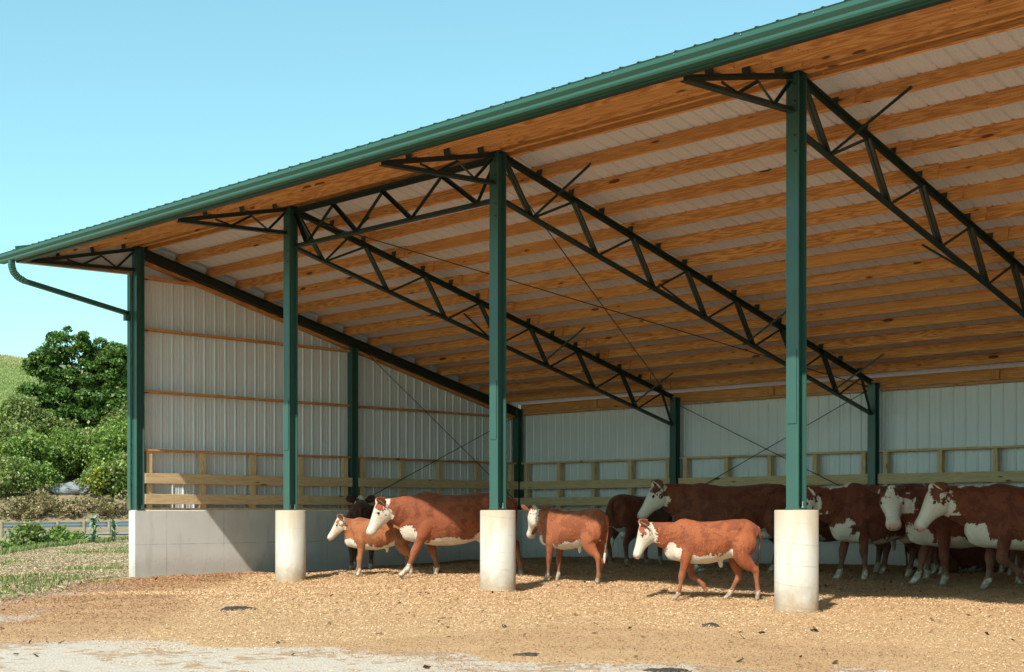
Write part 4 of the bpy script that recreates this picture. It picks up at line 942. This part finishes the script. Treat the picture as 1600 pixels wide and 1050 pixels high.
# weeds on the near side of the road
WL = ['leafy green weed clump in front of the guardrail at the picture edge', 'tall pale weed clump rising above the guardrail', 'green weed clump just right of the tall pale one', 'dark leafy weed clump under the third guardrail post', 'low green weeds between the middle guardrail posts']
for (s_, c_, w_, h_), lab, cols in zip([(45, 5, 1.2, .60), (47, 44, 1.1, 1.05), (48, 72, 1.0, .62), (50, 98, 1.3, .80), (52, 128, 1.3, .60)], WL, [G1, G2, G2, G1, G1]):
    shrub(s_, px(s_, c_), w_, h_, lab, 'weeds', 'weed_clump', cols, [35, 30, 22, 13], n=26, leaf=.085, group='weeds before the guardrail')
def rosette(s, c, h, lab):
    x, y = field(s, px(s, c)); root = empty('thistle_plant', (x, y, G(x, y)), 0, lab, 'weed'); v, f = [], []
    for i in range(46):
        a = rng.uniform(0, 6.28); L_ = h*rng.uniform(.3, .62); z0 = h*rng.uniform(.1, 1.0); el = rng.uniform(.1, 1.0); p = np.array([0, 0, z0]); k = len(v)
        d = np.array([math.cos(a)*math.cos(el), math.sin(a)*math.cos(el), math.sin(el)]); sd = np.array([-math.sin(a), math.cos(a), 0]); wd = L_*.16
        for q in range(4):
            v += [tuple(p-sd*wd*(1-q/3.2)), tuple(p+sd*wd*(1-q/3.2))]; p = p+d*L_/3; d = d+np.array([0, 0, -.45]); d /= np.linalg.norm(d)
        for q in range(3): f.append((k+2*q, k+2*q+1, k+2*q+3, k+2*q+2))
    obj('leaf_rosette', mesh('leaf_rosette', v, f, M['thistle']), root, WM[root.name]); tubes('stem', [((0, 0, -.1), .02, (0, 0, h), .01)], M['bark'], root, 5)
t = NT('thistle_leaf'); M['thistle'] = t.fin((.20, .29, .17), .6, .3)
rosette(49, 147, .95, 'big grey green thistle on the crest before the guardrail'); rosette(52, 178, .75, 'smaller thistle nearer the barn, right of the big one')
# rock in the bank
x, y = field(95.5, px(95.5, 116)); v, f = [], []

n_, m_ = 26, 12
for i in range(m_+1):
    for j in range(n_):
        a, b = math.pi*i/m_, 2*math.pi*j/n_; q = np.array([math.sin(a)*math.cos(b)*1.5, math.sin(a)*math.sin(b)*.8, math.cos(a)*.48]); q *= 1+.14*math.sin(q[0]*4+q[2]*5)+.08*math.sin(q[0]*11+q[1]*7+q[2]*9); v.append(tuple(q))
for i in range(m_):
    for j in range(n_): f.append((i*n_+j, i*n_+(j+1) % n_, (i+1)*n_+(j+1) % n_, (i+1)*n_+j))
t = NT('grey_rock'); M['rock'] = t.fin(t.mix(t.noise(t.pos(), 2.5, 5, .6), (.15, .165, .18), (.27, .285, .30)), .9, .2, normal=t.bump(t.noise(t.pos(), 4, 4), .6, .1))
ro = obj('rock_outcrop', mesh('rock_outcrop', v, f, M['rock']), None, Matrix.Translation((x, y, G(x, y)+.2)) @ Matrix.Rotation(YAW, 4, 'Z'))
tag(ro, 'pale grey rock showing through the brush on the bank', 'rock')
# road and guardrail
def strip(name, s0, s1, l0, l1, z, m):
    xs_ = np.linspace(l0, l1, 40); v = []; 
    for l in xs_:
        k = (l+22)/40*9
        for s_ in (s0+k, s1+k): a, b = field(s_, l); v.append((a, b, z+.3*0))
    f = [(2*i, 2*i+2, 2*i+3, 2*i+1) for i in range(39)]
    return tag(obj(name, mesh(name, v, f, m)), kind='structure')
t = NT('old_asphalt'); P = t.pos(); M['road'] = t.fin(t.mix(t.noise(P, 3, 4), (.20, .19, .185), (.27, .26, .25)), .9, .2, normal=t.bump(t.noise(P, 60, 3), .4, .01))
strip('road', 76, 85, -75, 12, -.11, M['road'])
t = NT('galvanised_rail'); M['galv'] = t.fin(t.mix(t.noise(t.pos(), 6, 3), (.60, .62, .64), (.45, .47, .49)), .4, .5, .25)
t = NT('weathered_post'); M['post'] = t.fin(t.mix(t.noise(t.pos((1, 1, .2)), 14, 4), (.36, .30, .21), (.20, .165, .115)), .85, .2)
a0 = np.array(field(68, px(68, -60))); a1 = np.array(field(82.5, px(82.5, 290))); Lr = np.linalg.norm(a1-a0); dr = (a1-a0)/Lr; nrm = np.array([-dr[1], dr[0]])
gr = empty('guardrail', (a0[0], a0[1], -.15), 0, 'steel guardrail on round wooden posts along the road', 'guardrail')
zr = .44
wb_ = [(0, -.155), (.03, -.13), (.078, -.085), (.03, -.04), (0, 0), (.03, .04), (.078, .085), (.03, .13), (0, .155), (-.004, .155), (.026, .13), (.074, .085), (.026, .04), (-.004, 0), (.026, -.04), (.074, -.085), (.026, -.13), (-.004, -.155)]
k = 0; u = 0
while u < Lr:
    p = a0+dr*u; q = a0+dr*min(Lr, u+3.81); nn = nrm*.11
    extr('rail', ('wbeam',), wb_, (*(p+nn), zr), (*(q+nn), zr), 'galv', gr); u += 3.81
u = .6
while u < Lr:
    p = a0+dr*u; extr('post', ('post',), circ(.095, 12), (p[0], p[1], -.9), (p[0], p[1], zr+.215), 'post', gr, smooth=False); u += 1.905
x, y = field(37.5, px(37.5, 1)); fp = extr('fence_post', ('fp',), circ(.055, 10), (x, y, G(x, y)-.3), (x, y, G(x, y)+.30), 'post', None); tag(fp, 'short weathered wooden stake at the field edge', 'post')

# ------------------------------------------------------------------ straw, grass, dung
def scatter_field():
    n = 300000; s = 16+40*rng.power(1.3, n); l = s*rng.uniform(-.45, -.20, n)
    x = C2[0]+s*FW[0]+l*RT[0]; y = C2[1]+s*FW[1]+l*RT[1]; a = l/s; edge = 36+np.clip((a+.381)/.0953, -.3, 1.4)*18
    sd = poly_sd(x, y, BED_POLY)
    k = (s < edge+2.5) & (x < 9) & (sd < -.1) & ~((x > -.2) & (y > -.2)); x, y, s = x[k], y[k], s[k]; z = terrain(x, y)+rng.uniform(.005, .05, len(x))
    tn = tones(len(x), [(.48, .385, .24), (.38, .29, .17), (.26, .19, .11), (.55, .46, .32)], [36, 32, 20, 12])
    quads('straw_mulch', np.stack([x, y, z], 1), .055, .12, .3, tn, M['chips'])
    n = 200000; s = 17+40*rng.power(1.4, n); l = s*rng.uniform(-.43, -.2, n)
    x = C2[0]+s*FW[0]+l*RT[0]; y = C2[1]+s*FW[1]+l*RT[1]; a = l/s; edge = 36+np.clip((a+.381)/.0953, -.3, 1.4)*18; sd = poly_sd(x, y, BED_POLY)
    band = .62+.75*wob(x, y, .5, 12)+.5*wob(x, y, 1.9, 5)+.25*wob(x, y, 5.2, 2)
    k = ((band > 1.02) | (s > edge+.5)) & (x < 5) & (sd < -.3) & ~((x > -.2) & (y > -.2)) & (rng.uniform(0, 1, n) < np.where(s > edge+.5, 1, .22)); x, y, s, edge = x[k], y[k], s[k], edge[k]; z = terrain(x, y)+.04
    # blades: upright narrow faces
    m = len(x); h = rng.uniform(.025, .065, m)*(1+2.0*(s > edge+.5)); az = rng.uniform(0, 6.28, m); w = .012+.006*(s/30)
    lean = rng.normal(0, .35, (m, 2))*h[:, None]; b = np.stack([np.cos(az), np.sin(az)], 1)*w[:, None]; base = np.stack([x, y], 1); tip = base+lean
    v = np.stack([np.c_[base-b, z-.05], np.c_[base+b, z-.05], np.c_[tip+b*.3, z+h], np.c_[tip-b*.3, z+h]], 1).reshape(-1, 3)
    me = mesh('grass', v, np.arange(4*m).reshape(m, 4), M['blade']); tn = tones(m, [(.13, .20, .045), (.19, .25, .08), (.10, .15, .04), (.34, .31, .15)], [34, 30, 16, 20])
    ca = me.color_attributes.new('tone', 'FLOAT_COLOR', 'POINT'); ca.data.foreach_set('color', np.concatenate([np.repeat(tn, 4, 0), np.ones((4*m, 1))], 1).astype(np.float32).ravel())
    tag(obj('grass', me), kind='stuff')
scatter_field()
def hill_grass():
    n = 150000; s = rng.uniform(128, 252, n); l = s*rng.uniform(-.44, -.27, n)
    x = C2[0]+s*FW[0]+l*RT[0]; y = C2[1]+s*FW[1]+l*RT[1]; z = terrain(x, y); h = rng.uniform(.15, .5, n)*(1+.8*(s > 225)); az = rng.uniform(0, 6.28, n); w = np.full(n, .06)
    tall = (rng.uniform(0, 1, n) < .004) & (s > 232); h = np.where(tall, rng.uniform(.9, 2.0, n), h)
    b = np.stack([np.cos(az), np.sin(az)], 1)*w[:, None]; base = np.stack([x, y], 1); tip = base+rng.normal(0, .25, (n, 2))*h[:, None]
    v = np.stack([np.c_[base-b, z-.05], np.c_[base+b, z-.05], np.c_[tip+b*.4, z+h], np.c_[tip-b*.4, z+h]], 1).reshape(-1, 3)
    me = mesh('meadow_grass', v, np.arange(4*n).reshape(n, 4), M['blade']); up_ = (sstep(185, 238, s+14*wob(x, y, .09, 7)))[:, None]
    g1 = tones(n, [(.22, .31, .09), (.27, .34, .12), (.34, .34, .15)], [40, 35, 25], .18); g2 = tones(n, [(.52, .44, .24), (.44, .39, .19), (.34, .33, .14)], [45, 35, 20], .18); tn = g1*(1-up_)+g2*up_
    ca = me.color_attributes.new('tone', 'FLOAT_COLOR', 'POINT'); ca.data.foreach_set('color', np.concatenate([np.repeat(tn, 4, 0), np.ones((4*n, 1))], 1).astype(np.float32).ravel())
    tag(obj('meadow_grass', me), kind='stuff')
hill_grass()
t = NT('dried_dung'); M['dung'] = t.fin(t.mix(t.noise(t.pos(), 30, 3), (.07, .06, .05), (.03, .025, .02)), .9, .2, normal=t.bump(t.noise(t.pos(), 40, 3), .8, .01))
def dung(x, y, r, lab, h=.035):
    v, f = [], []; n_ = 20; rings = 6; rs = random.random()*9
    z = max(float(bed(np.array([x]), np.array([y]))[0]), G(x, y))
    for i in range(rings+1):
        for j in range(n_):
            a = 2*math.pi*j/n_; q = i/rings; rr = r*q*(1+.22*math.sin(3*a+rs)+.12*math.sin(7*a+rs*2)); v.append((math.cos(a)*rr*1.3, math.sin(a)*rr, h*(1-q**3)*(1+.35*math.sin(9*q+3*a+rs))-(.02 if i == rings else 0)))
    for i in range(rings):
        for j in range(n_): f.append((i*n_+j, i*n_+(j+1) % n_, (i+1)*n_+(j+1) % n_, (i+1)*n_+j))
    tag(obj('dung_pat', mesh('dung_pat', v, f, M['dung'], None, True), None, Matrix.Translation((x, y, z)) @ Matrix.Rotation(YAW, 4, 'Z')), lab, 'dung', 'dung pats on the litter in front of the barn')
dung(8.84, -3.87, .17, 'dark dried dung pat left on the chips before the leftmost pier'); dung(14.01, -1.96, .075, 'small knobbly black dung pat between the middle and right piers', .03)
dung(15.46, -4.52, .13, 'flat dark dung pat at the very front edge of the chips', .02); dung(14.10, -4.60, .09, 'thin dark dung pat beside the white gravel', .015)
